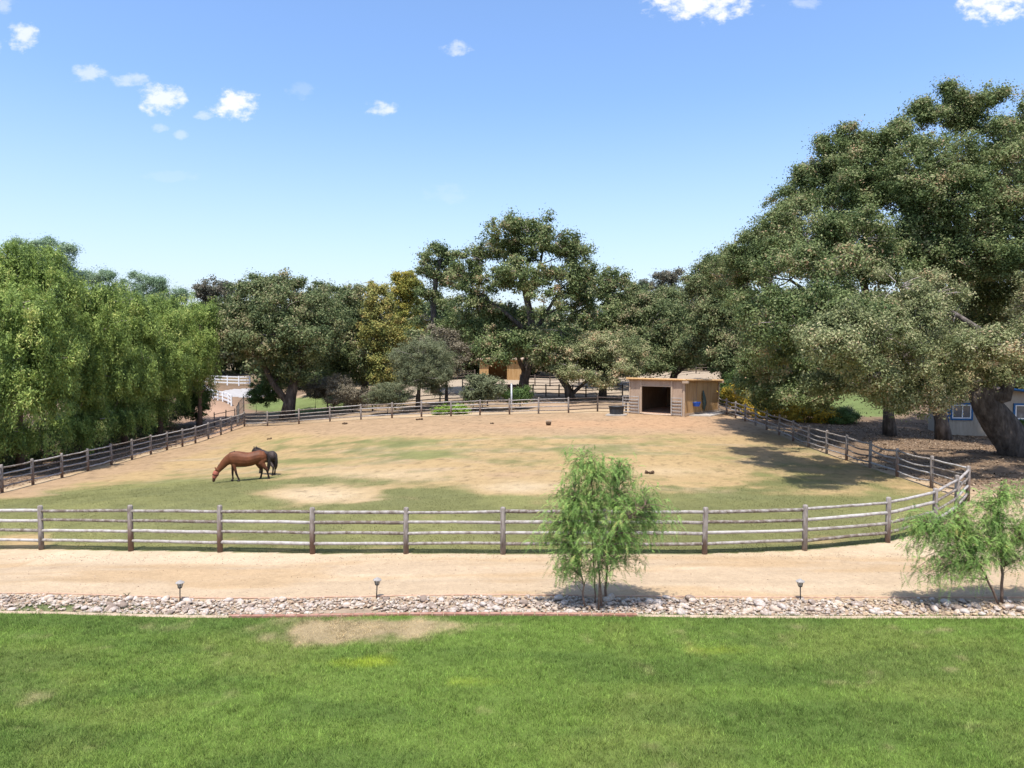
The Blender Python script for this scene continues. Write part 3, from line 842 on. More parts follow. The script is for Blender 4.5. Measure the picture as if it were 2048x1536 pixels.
# countless smaller cobbles, one mesh
pv = []; pf = []
for i in range(5):
    bm = stone_mesh(300 + i, 1); bm.verts.ensure_lookup_table()
    pv.append(np.array([v.co[:] for v in bm.verts])); pf.append(np.array([[w.index for w in f.verts] for f in bm.faces])); bm.free()
tri = []; rr = []
n = 0
while n < 5600:
    x = random.uniform(-13.5, 13.5); ysr = random.uniform(BY + .1, TY - .03); y = ysr + SH * x
    u, v = project(x, y, 0)
    if ((u - 690) / 85) ** 2 + ((v - 1222) / 13) ** 2 < 1 and random.random() < .93: n += .2; continue
    if ((u - 95) / 80) ** 2 + ((v - 1215) / 9) ** 2 < 1 and random.random() < .8: n += .2; continue
    if 1850 < u and random.random() < .4: n += .2; continue
    s = random.uniform(.05, .13); k = n if isinstance(n, int) else int(n)
    a = random.uniform(0, 6.28); ca, sa = math.cos(a), math.sin(a)
    P_ = pv[k % 5] * s; P_ = np.stack([P_[:, 0] * ca - P_[:, 1] * sa, P_[:, 0] * sa + P_[:, 1] * ca, P_[:, 2] + .0], 1)
    P_ += np.array([x, y, -.035 + random.uniform(0, .035)])
    tri.append(P_[pf[k % 5]].reshape(-1, 3))
    c = random.choice(((.50, .41, .32), (.40, .33, .27), (.54, .43, .32), (.33, .24, .18), (.52, .43, .35), (.45, .31, .21), (.58, .50, .41)))
    if x > 7.5 and random.random() < .6: c = (.50, .37, .24)
    rr.append(np.tile(np.array(c) * random.uniform(.75, 1.15), (len(pf[k % 5]), 1)))
    n += 1
tri = np.concatenate(tri); tri[:, 2] += tz(tri[:, 0], tri[:, 1])
o = npmesh('cobbles', tri, 3, attrmat('small cobbles', .3, 20, .2), col=np.concatenate(rr))
tag(o, 'countless small grey and tan cobbles filling the strip between lawn and track', 'cobbles', kind='stuff')

# loose gravel and clods on the track and along the fences
def scatter(name, label, X, Y, smin, smax, cols, flat=.0):
    Z = tz(X, Y) + (fbm(X, Y, 3.0, 5) - .5) * .10 * np.clip((Y - 17) / 6, 0, 1) + (fbm(X, Y, .5, 9) - .5) * .03
    out = []; cc = []
    for i in range(len(X)):
        s_ = rng.uniform(smin, smax); a = rng.uniform(0, 6.28); ca, sa = math.cos(a), math.sin(a); P_ = pv[i % 5] * s_
        P_ = np.stack([P_[:, 0] * ca - P_[:, 1] * sa, P_[:, 0] * sa + P_[:, 1] * ca, P_[:, 2]], 1) + np.array([X[i], Y[i], Z[i] + .002])
        out.append(P_[pf[i % 5]].reshape(-1, 3)); cc.append(np.tile(np.array(cols[rng.integers(len(cols))]) * rng.uniform(.7, 1.2), (len(pf[i % 5]), 1)))
    o = npmesh(name, np.concatenate(out), 3, M['ground'], col=np.concatenate(cc)); tag(o, label, 'gravel', kind='stuff')


nn_ = 900
X = rng.uniform(-14, 14, nn_); Y = 16.5 + 3.6 * rng.random(nn_) ** 1.6
n2_ = 1100
X2 = rng.uniform(-15, 12, n2_); Y2 = 19.75 + np.abs(X2 + 2) * .0 + rng.normal(0, .28, n2_) + .0045 * np.clip(-X2, 0, 20) ** 2
scatter('loose_gravel', 'tiny loose stones and dirt clods scattered on the track and along the front fence', np.concatenate([X, X2]), np.concatenate([Y, Y2]), .015, .045, ((.42, .30, .2), (.30, .2, .13), (.5, .4, .3), (.22, .15, .1)))
def litter(name, label, X, Y, size, cols):
    Z = tz(X, Y) + (fbm(X, Y, 3.0, 5) - .5) * .10 * np.clip((Y - 17) / 6, 0, 1) + .025
    n_l = len(X); pos = np.stack([X, Y, Z], 1); nr = rng.normal(size=(n_l, 3)) * .35 + np.array([0, 0, 1.0])
    v = leaves(pos, nr, size, .55); ci = rng.integers(0, len(cols), n_l)
    o = npmesh(name, v, 4, M['ground'], col=np.array(cols)[ci] * rng.uniform(.7, 1.3, (n_l, 1))); tag(o, label, 'leaf litter', kind='stuff')


nl = 26000
X = rng.uniform(17.5, 40, nl); Y = rng.uniform(29, 56, nl); ok = (fbm(X, Y, 2.0, 77) > .42) & (X > 18.3)
litter('leaf_litter', 'fallen dry oak leaves covering the shaded earth below the giant oaks', X[ok], Y[ok], .11, ((.30, .2, .12), (.16, .1, .06), (.42, .32, .22), (.10, .07, .045)))
nl = 9000
X = -25.6 - 7 * rng.random(nl); Y = rng.uniform(28, 66, nl)
litter('pepper_litter', 'fallen dry leaves along the outside of the left paddock fence', X, Y, .12, ((.28, .18, .11), (.14, .09, .06), (.38, .28, .2)))

# brick edging and back edging strip
mb = MB(); mo = MB()
x = -13.0
while x < 13.5:
    u = project(x, BY, 0)[0]
    z = gz(x, BY)
    if -6.4 < x < 2.6: mb.box((x + .12, BY - .05 + SH * x, z + .005), (.232, .10, .085), Matrix.Rotation(math.atan(SH) + random.uniform(-.012, .012), 3, 'Z') @ Matrix.Rotation(random.uniform(-.02, .02), 3, 'Y'))
    x += .25
mo.tube([(x_, BY - .05 + SH * x_, gz(x_, BY) - .005) for x_ in np.arange(-13, 13.6, .5)], .045, 4)
root = empty('brick_edging', (0, 0, 0), 0, 'low row of red bricks and pale kerb edging the lawn before the cobbles', 'edging')
mb.build('bricks', M['brick'], root); mo.build('mortar_bed', M['trim'], root)
mb = MB(); mb.tube([(x_, TY + SH * x_, gz(x_, TY) + .0 + random.uniform(-.006, .006)) for x_ in np.arange(-13, 13.6, .4)], .022, 5)
tag(mb.build('board_edging', M['board']), 'thin rusty brown edging strip between cobbles and dirt track', 'edging')


# ------------------------------------------------------------------ fences
def rail_mb(a, b, r, sag=0.0, wob=.012, n=6):
    mb = MB(); pts = []; rad = []
    for i in range(n + 1):
        t = i / n; p = Vector(a).lerp(Vector(b), t)
        p.z -= sag * math.sin(math.pi * t) ; p.z += random.uniform(-wob, wob) * (0 < i < n)
        p += Vector((random.uniform(-wob, wob), random.uniform(-wob, wob), 0)) * (0 < i < n)
        pts.append(p); rad.append(r * random.uniform(.93, 1.05))
    mb.tube(pts, rad, 9, wob=.03)
    return mb


def post_mb(p, h, r):
    mb = MB(); lean = Vector((random.uniform(-.02, .02), random.uniform(-.02, .02), 0))
    pts = [p + Vector((0, 0, -.2)), p + lean * .3 + Vector((0, 0, h * .5)), p + lean + Vector((0, 0, h - .05)), p + lean + Vector((0, 0, h - .015)), p + lean + Vector((0, 0, h))]
    mb.tube(pts, [r * 1.03, r, r * .97, r * .88, r * .6], 10, wob=.03)
    return mb


def fence(name, label, pts, heights, h=1.37, pr=.075, rr=.042, sags=(0,), wm_=None, pm=None, first_post=True, last_post=True, wob=.012, side=None):
    root = empty(name, pts[0], 0, label, 'fence'); off = pts[0]
    for i, p in enumerate(pts):
        if (i == 0 and not first_post) or (i == len(pts) - 1 and not last_post): continue
        post_mb(p - off, h * random.uniform(.98, 1.03), pr).build('post', pm or M['post'], root, True)
    for a, b in zip(pts[:-1], pts[1:]):
        for k, hh in enumerate(heights):
            j1, j2 = random.uniform(-.02, .02), random.uniform(-.02, .02)
            rail_mb(a - off + Vector((0, 0, hh + j1)), b - off + Vector((0, 0, hh + j2)), rr * random.uniform(.9, 1.12), random.choice(sags), wob).build('rail', wm_ or M['wood'], root, True)
    return root


RH = (.30, .61, .92, 1.23)
fence('rail_fence', 'weathered four rail log fence running along the front of the paddock beside the dirt track', front_pts, RH, sags=(0, .015, -.01), h=1.39, pr=.08, rr=.048, wob=.006)
fence('rail_fence', 'grey four rail fence along the left side of the paddock below the pepper trees', left_pts, RH, sags=(0, .02, .03))
fence('rail_fence', 'four rail fence across the far side of the paddock in front of the oaks', back_pts, RH, sags=(0, .01), first_post=False)
fence('rail_fence', 'four rail fence with sagging rails on the right of the paddock beside the oak shade', right_pts, RH, sags=(0, .05, .10, .02), last_post=False)
pp = [back_pts[-1], gp(1195, 60.5), gp(1252, 60.0)]
fence('rail_fence', 'short shaded rail section between the far fence and the horse shelter', pp, RH, wm_=M['dkwood'], pm=M['dkwood'], first_post=False)
# dark corral rails behind
def run(label, uds, heights=(.35, .75, 1.15), m='dkwood', h=1.3, pr=.07, rr=.045, name='corral_fence'):
    return fence(name, label, [gp(u, d) for u, d in uds], heights, h=h, pr=pr, rr=rr, wm_=M[m], pm=M[m], wob=.01)


run('dark rail corral fence behind the far paddock fence, below the dry brush', [(655, 68), (668, 68), (705, 68), (745, 67.5), (790, 67), (833, 67), (880, 67), (927, 67), (975, 66.5)])
run('dark rail corral fence running behind the leaning centre oak to the shelter', [(925, 84), (960, 82), (1000, 78), (1035, 76), (1066, 74), (1092, 74), (1118, 74), (1145, 74), (1172, 74), (1205, 75), (1245, 76)])
run('brown rail corral fence further back between the two horse shelters', [(1040, 88), (1070, 87), (1100, 86), (1130, 86), (1158, 86), (1195, 86), (1235, 85), (1262, 84)])
run('dark rail fence seen above the roof of the near horse shelter', [(1262, 92), (1300, 93), (1345, 94), (1392, 95), (1434, 96), (1480, 97), (1530, 98)])
run('dark rail fence at the back of the sand pen above the shelter', [(1340, 118), (1385, 118), (1432, 118), (1480, 118)], heights=(.5, 1.1), h=1.5)
run('dark rail fence left of the far horse shelter', [(880, 100), (915, 99), (950, 98)], heights=(.4, .8, 1.15))
def white(label, pts, heights, h=1.3):
    root = empty('ranch_fence', pts[0], 0, label, 'fence'); off = pts[0]
    for p in pts: MB().box(p - off + Vector((0, 0, h / 2 - .1)), (.15, .15, h + .2)).build('post', M['whitepaint'], root)
    for a, b in zip(pts[:-1], pts[1:]):
        d = b - a; an = math.atan2(d.y, d.x); 
        for hh in heights:
            m = Matrix.Rotation(an, 3, 'Z') @ Matrix.Rotation(-math.atan2(d.z, Vector((d.x, d.y)).length), 3, 'Y')
            MB().box((a + b) / 2 - off + Vector((0, 0, hh)), (d.length, .05, .16), m).build('rail', M['whitepaint'], root)
    return root


white('white picket style ranch fence running down beside the driveway', [gp(u, d) for u, d in ((405, 96), (412, 94), (419, 92), (427, 90), (436, 88), (446, 86), (457, 83), (463, 81))], (.35, .75, 1.15), 1.25)
white('white three rail ranch fence beyond the driveway, above the other white fence', [gp(u, d) for u, d in ((405, 108), (430, 107), (455, 106), (478, 105), (500, 105))], (.4, .85, 1.3), 1.45)
# wire gate at the left
root = empty('wire_gate', gp(478, 69), 0, 'dark wire mesh gate panel at the end of the dirt lane by the green lawn', 'gate')
g0 = gp(478, 69)
g1 = gp(488, 74) - g0; g0b = gp(474, 66) - g0
mb = MB()
for p in (g0b, Vector((0, 0, 0)), g1): mb.tube([p, p + Vector((0, 0, 1.9))], .05, 6)
for a, b in ((g0b, Vector((0, 0, 0))), (Vector((0, 0, 0)), g1)):
    for hh in (.1, 1.0, 1.85): mb.tube([a + Vector((0, 0, hh)), b + Vector((0, 0, hh))], .025, 5)
mb.build('frame', M['dkwood'], root)
mb = MB()
for a, b in ((g0b, Vector((0, 0, 0))), (Vector((0, 0, 0)), g1)):
    for i in range(1, 14):
        p = a.lerp(b, i / 14); mb.tube([p + Vector((0, 0, .1)), p + Vector((0, 0, 1.85))], .008, 3)
    for i in range(1, 8): mb.tube([a + Vector((0, 0, .1 + i * .22)), b + Vector((0, 0, .1 + i * .22))], .008, 3)
mb.build('mesh_wire', M['pipe'], root)
run('single dark rail barrier across the dirt lane left of the far fence', [(429, 66.5), (452, 68), (470, 69)], heights=(.55, 1.1), name='rail_barrier', pr=.05, rr=.03)

# ------------------------------------------------------------------ horse shelter
def frame2(a, b):
    d = (b - a); L_ = Vector((d.x, d.y)).length; an = math.atan2(d.y, d.x)
    return L_, an


HB = 3.0
root = empty('horse_shelter', shedB, 0, 'tan wooden horse shelter with an open doorway at the far right corner of the paddock', 'shelter')
off = shedB
A = shedA - off; B = Vector((0, 0, 0)); Cc = shedC - off
LAB, anF = frame2(A, B); LBC, anS = frame2(B, Cc)
rotF = Matrix.Rotation(anF, 3, 'Z'); rotS = Matrix.Rotation(anS, 3, 'Z')
fx = rotF @ Vector((1, 0, 0)); fn = rotF @ Vector((0, -1, 0)); sx_ = rotS @ Vector((1, 0, 0)); sn = rotS @ Vector((0, -1, 0))
D = A + Cc - B
def fbox(mb, t0, t1, z0, z1, th=.08, o=0.0):
    mb.box(A + fx * (LAB * (t0 + t1) / 2) + fn * o + Vector((0, 0, (z0 + z1) / 2)), (LAB * (t1 - t0), th, z1 - z0), rotF)
def grooves(mb, t0, t1, z0, z1, o):
    n = int(LAB * (t1 - t0) / .2)
    for i in range(1, n): fbox(mb, t0 + (t1 - t0) * i / n - .0022, t0 + (t1 - t0) * i / n + .0022, z0, z1, .012, o)
w = MB(); fbox(w, .0, .213, -.25, HB - .1); fbox(w, .775, 1.0, -.25, HB - .1); fbox(w, .213, .775, 2.38, HB - .1)
grooves(w, .01, .2, .0, HB - .12, .045); grooves(w, .79, .98, .0, HB - .12, .045); grooves(w, .225, .765, 2.4, HB - .12, .045)
w.build('front_wall', M['siding'], root)
t = MB()
for tt, ww in ((.213, .14), (.775, .14), (.0, .12), (.993, .15)): fbox(t, tt - ww / 2 / LAB, tt + ww / 2 / LAB, -.2, HB - .13, .10, .05)
fbox(t, .22, .77, 2.32, 2.40, .05, .07)
t.build('door_frame', M['trim'], root)
s_ = MB()
s_.box((B + Cc) / 2 + Vector((0, 0, (HB - .5) / 2)) - sn * .05, (LBC, .06, HB + .0), rotS)
s_.box(B.lerp(Cc, .22) + Vector((0, 0, HB - .18)) - sn * .05, (LBC * .42, .06, .2), rotS)
s_.build('side_wall', M['ply'], root)
s_ = MB()
for tt in (.33, .66): s_.box(B.lerp(Cc, tt) + sn * .0 - Vector((0, 0, -.0)) + Vector((0, 0, 1.4)), (.012, .02, 2.8), rotS)
s_.box(B.lerp(Cc, .99) + sn * .03 + Vector((0, 0, 1.38)), (.12, .1, 2.75), rotS)
s_.box(B.lerp(Cc, .5) + sn * .01 + Vector((0, 0, .12)), (LBC * .96, .03, .2), rotS)
s_.build('side_trim', M['trim'], root)
bk = MB()
LAD, anL = frame2(A, D); rotL = Matrix.Rotation(anL, 3, 'Z')
bk.box((A + D) / 2 + Vector((0, 0, 1.2)), (LAD, .06, 2.84), rotL)
nb_ = rotF @ Vector((0, 1, 0))
LDC, anD = frame2(D, Cc)
for (t0, t1, z0, z1) in ((0, .02, -.2, 2.62), (.02, .24, -.2, 2.0), (.02, .24, 2.55, 2.62), (.24, 1, -.2, 2.62)):
    bk.box(D.lerp(Cc, (t0 + t1) / 2) + Vector((0, 0, (z0 + z1) / 2)), (LDC * (t1 - t0), .06, z1 - z0), Matrix.Rotation(anD, 3, 'Z'))
bk.build('back_wall', M['inner'], root)
# roof slab: slightly lower to the back right
ro = MB(); ov = .24
cor = [A + (fn - fx) * ov, B + (fn * .6 + sn * .7) * ov + fx * .0, Cc + (sn + sx_) * ov, D + (sx_ - fx) * ov]
hts = [HB + .02, HB + .0, HB - .22, HB - .2]
b0 = len(ro.v)
for c, hh in zip(cor, hts): ro.v.append(Vector((c.x, c.y, hh - .09)))
for c, hh in zip(cor, hts): ro.v.append(Vector((c.x, c.y, hh + .04)))
ro.f += [(3, 2, 1, 0), (4, 5, 6, 7)] + [(i, (i + 1) % 4, 4 + (i + 1) % 4, 4 + i) for i in range(4)]
rf = ro.build('roof', M['roofing'], root)
fa = MB()
for i, j in ((0, 1), (1, 2)):
    p = Vector((cor[i].x, cor[i].y, hts[i] - .03)); q_ = Vector((cor[j].x, cor[j].y, hts[j] - .03)); nn = fn if i == 0 else sn
    fa.tube([p + nn * .02, q_ + nn * .02], .095, 4)
fa.build('fascia', M['ply'], rf)
# rafter end and diagonal brace at the near corner
rb = MB(); rb.box(B + fn * .2 + sn * .15 + Vector((0, 0, HB - .2)), (.22, .5, .18), rotS)
rb.box(Cc + sn * .2 + Vector((0, 0, HB - .4)), (.16, .5, .16), rotS)
rb.build('rafter', M['trim'], root)
th_ = MB(); th_.tube([A.lerp(B, t_) + fn * .12 + Vector((0, 0, .07 - .05 * math.sin(math.pi * (t_ - .2) / .6))) for t_ in (.2, .3, .4, .5, .6, .7, .8)], .085, 7)
th_.build('threshold', M['trim'], root, True)
fl = MB(); P4 = [A, B, Cc, D]; fl.v = [Vector((p.x, p.y, .10 + gz(p.x + off.x, p.y + off.y) - off.z)) for p in P4]; fl.f = [(0, 1, 2, 3)]
fl.build('floor', M['board'], root)
# pipe gates against the front panels
def pipe_gate(label, t0, t1, o, z1):
    g = empty('pipe_gate', off + A + fx * LAB * t0 + fn * o, 0, label, 'gate')
    w_ = fx * LAB * (t1 - t0); mb = MB()
    for p in (Vector((0, 0, 0)), w_): mb.tube([p + Vector((0, 0, .02)), p + Vector((0, 0, z1))], .035, 6)
    mb.build('frame', M['pipe'], g)
    for i in range(6):
        z = .12 + (z1 - .14) * i / 5
        MB().tube([Vector((0, 0, z)), w_ + Vector((0, 0, z))], .03, 6).build('bar', M['pipe'], g)
pipe_gate('brown pipe gate panel folded back against the left of the shelter doorway', -.12, .18, .2, 1.45)
pipe_gate('brown pipe gate panel against the front right of the shelter doorway', .785, .965, .2, 1.45)
# things on the side wall
bw = shedB + sx_ * (LBC * .27) + sn * .2 + Vector((0, 0, 1.02))
root = empty('feed_bucket', bw, anS, 'bright blue plastic feeder hooked on the side wall of the shelter', 'bucket')
mb = MB(); mb.tube([(0, 0, -.26), (0, 0, .05)], [.24, .33], 10, cap=False); mb.tube([(0, 0, -.26), (0, 0, -.25)], [.24, .24], 10); mb.tube([(0, 0, .05), (0, 0, .09)], [.36, .36], 10, cap=False)
mb.build('bucket', M['blue'], root, True)
MB().box((0, .15, .08), (.3, .08, .05)).build('hanger', M['pipe'], root)
bw = shedB + sx_ * (LBC * .50) + sn * .08 + Vector((0, 0, 1.25))
mb = MB(); mb.tube([(0, 0, .75), (.02, -.02, .5), (.06, -.06, .1), (.10, -.07, -.35), (.12, -.04, -.75), (.13, -.02, -.95)], [.05, .15, .22, .24, .17, .05], 9, ry=[.04, .07, .11, .11, .08, .03], ref=Vector((1, 0, 0)), wob=.15)
o = mb.build('hanging_blanket', M['green'], None, True); o.location = bw; o.rotation_euler = (0, 0, anS)
tag(o, 'dark green folded horse blanket hanging on the side wall of the shelter', 'blanket')
p0, p1, p2 = shedB + sx_ * .4 + sn * .06, shedC - sx_ * .2 + sn * .06, shedC + sn * 1.5 - sx_ * .3
sl = MB(); pts4 = [shedB + sx_ * .6 + sn * .1, shedB + sx_ * 2.0 + sn * 1.3, shedC - sx_ * 0.0 + sn * 1.1, shedC + sn * .1]
zt = max(gz(p.x, p.y) for p in pts4)
for p in pts4: sl.v.append(Vector((p.x, p.y, gz(p.x, p.y) - .1)))
for p in pts4: sl.v.append(Vector((p.x, p.y, gz(p.x, p.y) + .09)))
sl.f += [(3, 2, 1, 0), (4, 5, 6, 7)] + [(i, (i + 1) % 4, 4 + (i + 1) % 4, 4 + i) for i in range(4)]
tag(sl.build('concrete_slab', M['concrete']), 'pale worn slab on the ground along the side wall of the shelter', 'slab')
# trough
tp = gp(1233, 57.3)
root = empty('water_trough', tp + Vector((0, 0, .12)), 0, 'black oval stock tank full of water left of the shelter', 'trough')
mb = MB(); n_ = 20
prof = [(.52, 0), (.56, .3), (.6, .58), (.64, .6), (.64, .64), (.56, .64), (.54, .52)]
for (r_, z_) in prof:
    for j in range(n_):
        a_ = 2 * math.pi * j / n_; mb.v.append(Vector((math.cos(a_) * r_ * 1.05, math.sin(a_) * r_ * .75, z_)))
for i in range(len(prof) - 1):
    for j in range(n_): mb.f.append((i * n_ + j, i * n_ + (j + 1) % n_, (i + 1) * n_ + (j + 1) % n_, (i + 1) * n_ + j))
mb.build('tank', M['black'], root, True)
MB().tube([(0, 0, .53), (0, 0, .54)], [.55, .55], 20, ry=[.4, .4], ref=Vector((1, 0, 0))).build('water', M['water'], root)
sl = MB()
for k_, z_ in ((1, -.1), (1, .10)):
    for (a_, b_) in ((-.95, -.35), (-.3, -.62), (.55, -.55), (.9, -.1), (.7, .5), (-.6, .55)): sl.v.append(Vector((a_, b_, z_)))
sl.f += [(5, 4, 3, 2, 1, 0), tuple(range(6, 12))] + [(i, (i + 1) % 6, 6 + (i + 1) % 6, 6 + i) for i in range(6)]
o = sl.build('stone_slab', M['concrete']); o.location = tp; tag(o, 'flat grey slab under the black water trough', 'slab')
# grey pole behind the fence
pl = gp(1023, 61.5)
root = empty('metal_pole', pl, 0, 'bare pale metal pole standing behind the far fence in front of the centre oak', 'pole')
MB().tube([(0, 0, -.2), (0, 0, 2.5)], .075, 10).build('pole', M['galv'], root, True)
MB().tube([(0, 0, 2.5), (0, 0, 2.56)], [.09, .07], 10).build('cap', M['galv'], root, True)

# far shelter
fs = gp(1000, 94)
root = empty('horse_shelter', fs, R(-4), 'tan horse shelter with a dark arched opening far behind the centre oak', 'shelter')
mb = MB(); mb.box((-2.15, 0, 1.3), (1.2, .12, 2.8)); mb.box((1.9, 0, 1.3), (1.9, .12, 2.8)); mb.box((-.3, 0, 2.45), (2.55, .12, .5))
mb.box((-2.7, 1.7, 1.3), (.12, 3.3, 2.8)); mb.box((2.8, 1.7, 1.3), (.12, 3.3, 2.8)); mb.box((0, 3.4, 1.3), (5.6, .12, 2.8))
mb.build('wall', M['ply'], root)
mb = MB()
for s__ in (-1, 1):
    for k_ in range(5):
        mb.box((-.3 + s__ * (1.23 - .09 * k_), -.003, 2.12 - .0 * k_ - .0 + .0 - (4 - k_) * .0 - .06 * (4 - k_)), (.12, .1, .24), None)
mb.build('arch_corner', M['ply'], root)
MB().box((0, 1.6, 2.78), (6.2, 4.2, .16), Matrix.Rotation(R(2), 3, 'X')).build('roof', M['trim'], root)

# ------------------------------------------------------------------ house at the right
hb = gp(1960, 50)
root = empty('house', hb, R(-7), 'cream garden building with blue trim and white windows behind the leaning oak', 'house')
mb = MB(); mb.box((2.6, 1.5, 1.2), (9.6, 3.0, 3.0)); 
b_ = len(mb.v)
mb.build('wall', M['housewall'], root)
bt = MB()
for i in range(40): bt.box((-2.1 + i * .24, -.006, 1.2), (.02, .012, 3.0))
bt.build('siding_batten', M['housewall'], root)
mb = MB()
mb.v += [Vector(p) for p in ((-2.6, -.5, 2.72), (1.6, -.5, 3.35), (7.8, -.5, 2.6), (-2.6, 3.4, 2.72), (1.6, 3.4, 3.35), (7.8, 3.4, 2.6), (-2.6, -.5, 2.84), (1.6, -.5, 3.5), (7.8, -.5, 2.74), (-2.6, 3.4, 2.84), (1.6, 3.4, 3.5), (7.8, 3.4, 2.74))]
mb.f += [(0, 1, 4, 3), (1, 2, 5, 4), (6, 9, 10, 7), (7, 10, 11, 8), (0, 6, 7, 1), (1, 7, 8, 2), (0, 3, 9, 6), (2, 8, 11, 5), (3, 4, 10, 9), (4, 5, 11, 10)]
mb.build('roof', M['board'], root)
mb = MB(); mb.v += [Vector(p) for p in ((-2.2, -.01, 2.69), (7.4, -.01, 2.6), (1.6, -.01, 3.34), (-2.2, .12, 2.69), (7.4, .12, 2.6), (1.6, .12, 3.34))]
mb.f += [(0, 1, 2), (5, 4, 3), (0, 3, 4, 1), (1, 4, 5, 2), (2, 5, 3, 0)]
mb.build('gable', M['housewall'], root)
mb = MB()
mb.tube([(-2.65, -.53, 2.77), (1.6, -.53, 3.41)], .09, 4); mb.tube([(1.6, -.53, 3.41), (7.8, -.53, 2.66)], .09, 4)
mb.box((2.6, -.03, -.22), (9.6, .06, .22)); mb.box((1.05, -.03, 1.3), (.14, .06, 2.7)); mb.box((-2.2, -.03, 1.2), (.14, .06, 3.0))
mb.build('trim', M['bluetrim'], root)
for wx in (-1.3, 2.9):
    f_ = MB()
    for (cx_, cz_, sx2, sz2) in ((0, .56, 1.52, .13), (0, -.56, 1.52, .13), (-.7, 0, .13, 1.0), (.7, 0, .13, 1.0)): f_.box((wx + cx_, -.04, 1.75 + cz_), (sx2, .08, sz2))
    w_ = f_.build('window', M['bluetrim'], root)
    f_ = MB()
    for (cx_, cz_, sx2, sz2) in ((0, .46, 1.27, .07), (0, -.46, 1.27, .07), (-.6, 0, .07, .86), (.6, 0, .07, .86), (.05, 0, .06, .86)): f_.box((wx + cx_, -.035, 1.75 + cz_), (sx2, .07, sz2))
    f_.build('frame', M['whitepaint'], w_)
    MB().box((wx, -.012, 1.75), (1.15, .02, .87)).build('pane', M['glass'], w_)

# ------------------------------------------------------------------ path lamps
def lamp(u, d, label, lean):
    p = gp(u, d); root = empty('path_lamp', p, 0, label, 'garden lamp', 'path lamps along the dirt track')
    root.rotation_euler = (0, lean, 0)
    MB().tube([(0, 0, -.08), (0, 0, .30)], .014, 8).build('stake', M['metalblk'], root, True)
    l = MB(); n = 6
    l.tube([(0, 0, .295), (0, 0, .315)], [.045, .05], n)
    for j in range(n):
        a = 2 * math.pi * j / n; l.tube([(math.cos(a) * .045, math.sin(a) * .045, .31), (math.cos(a) * .075, math.sin(a) * .075, .42)], .006, 4)
    l.build('lantern_cage', M['metalblk'], root)
    MB().tube([(0, 0, .315), (0, 0, .418)], [.040, .068], n).build('lantern_glass', M['frost'], root)
    MB().tube([(0, 0, .418), (0, 0, .432), (0, 0, .455), (0, 0, .47), (0, 0, .485)], [.105, .10, .06, .035, .012], 8).build('cap', M['lampcap'], root)


lamp(360, 16.35, 'leftmost small path lamp on a stake behind the cobbles', R(1))
lamp(753, 16.4, 'middle small path lamp on a stake between the brick edging and the bare dirt track', R(3))
lamp(1601, 16.2, 'rightmost small path lamp, standing between the two feathery saplings', R(-2))

# ------------------------------------------------------------------ small things on the ground
def lump(name, u, d, r, n, label, cat, m=M['dung']):
    p = gp(u, d); bm = bmesh.new()
    for i in range(n):
        mt = Matrix.Translation((random.uniform(-1, 1) * r * 1.3, random.uniform(-1, 1) * r * .7, random.uniform(0, .5) * r)) @ Matrix.Scale(r * random.uniform(.3, .5), 4)
        bmesh.ops.create_icosphere(bm, subdivisions=1, radius=1, matrix=mt)
    for v in bm.verts: v.co += Vector((random.uniform(-1, 1), random.uniform(-1, 1), random.uniform(-1, 1))) * r * .06
    me = bpy.data.meshes.new(name); bm.to_mesh(me); bm.free(); me.materials.append(m)
    o = bpy.data.objects.new(name, me); COL.objects.link(o); o.location = p + Vector((0, 0, .02)); tag(o, label, cat)


lump('horse_droppings', 1299, 33.5, .15, 16, 'dark heap of horse droppings on the grass above the front sapling', 'droppings')
lump('horse_droppings', 689, 57, .16, 9, 'small dark droppings heap near the far fence, on the left', 'droppings')
lump('horse_droppings', 540, 53, .15, 9, 'small dark droppings heap on the red dirt above the foal', 'droppings')
lump('horse_droppings', 985, 52.5, .12, 7, 'small pale droppings on the red dirt left of the feed pail', 'droppings')
lump('horse_droppings', 838, 57, .2, 10, 'flat dark droppings by the foot of the far fence, mid-way along', 'droppings')
pp_ = gp(1097, 51)
root = empty('feed_pail', pp_, 0, 'small dark speckled pail with a wire handle on the bare dirt before the shelter', 'pail')
mb = MB(); mb.tube([(0, 0, .0), (0, 0, .12), (0, 0, .26)], [.15, .19, .2], 12, wob=.04); mb.build('body', M['dung'], root, True)
MB().tube([(-.2, 0, .26), (-.17, 0, .36), (-.08, 0, .32), (.02, 0, .37), (.12, 0, .33), (.18, 0, .38), (.2, 0, .27)], .02, 5).build('handle', M['concrete'], root)
# twig and tuft by the first lamp
p = gp(255, 16.55)
mb = MB()
for i in range(9):
    a = random.uniform(0, 6.28); mb.tube([(0, 0, 0), (math.cos(a) * .05, math.sin(a) * .03, .05), (math.cos(a) * .1, math.sin(a) * .05, random.uniform(.05, .12))], [.006, .005, .002], 4)
o = mb.build('weed', M['shrub']); o.location = p; tag(o, 'tiny dry weed on the track edge left of the leftmost lamp', 'weed')

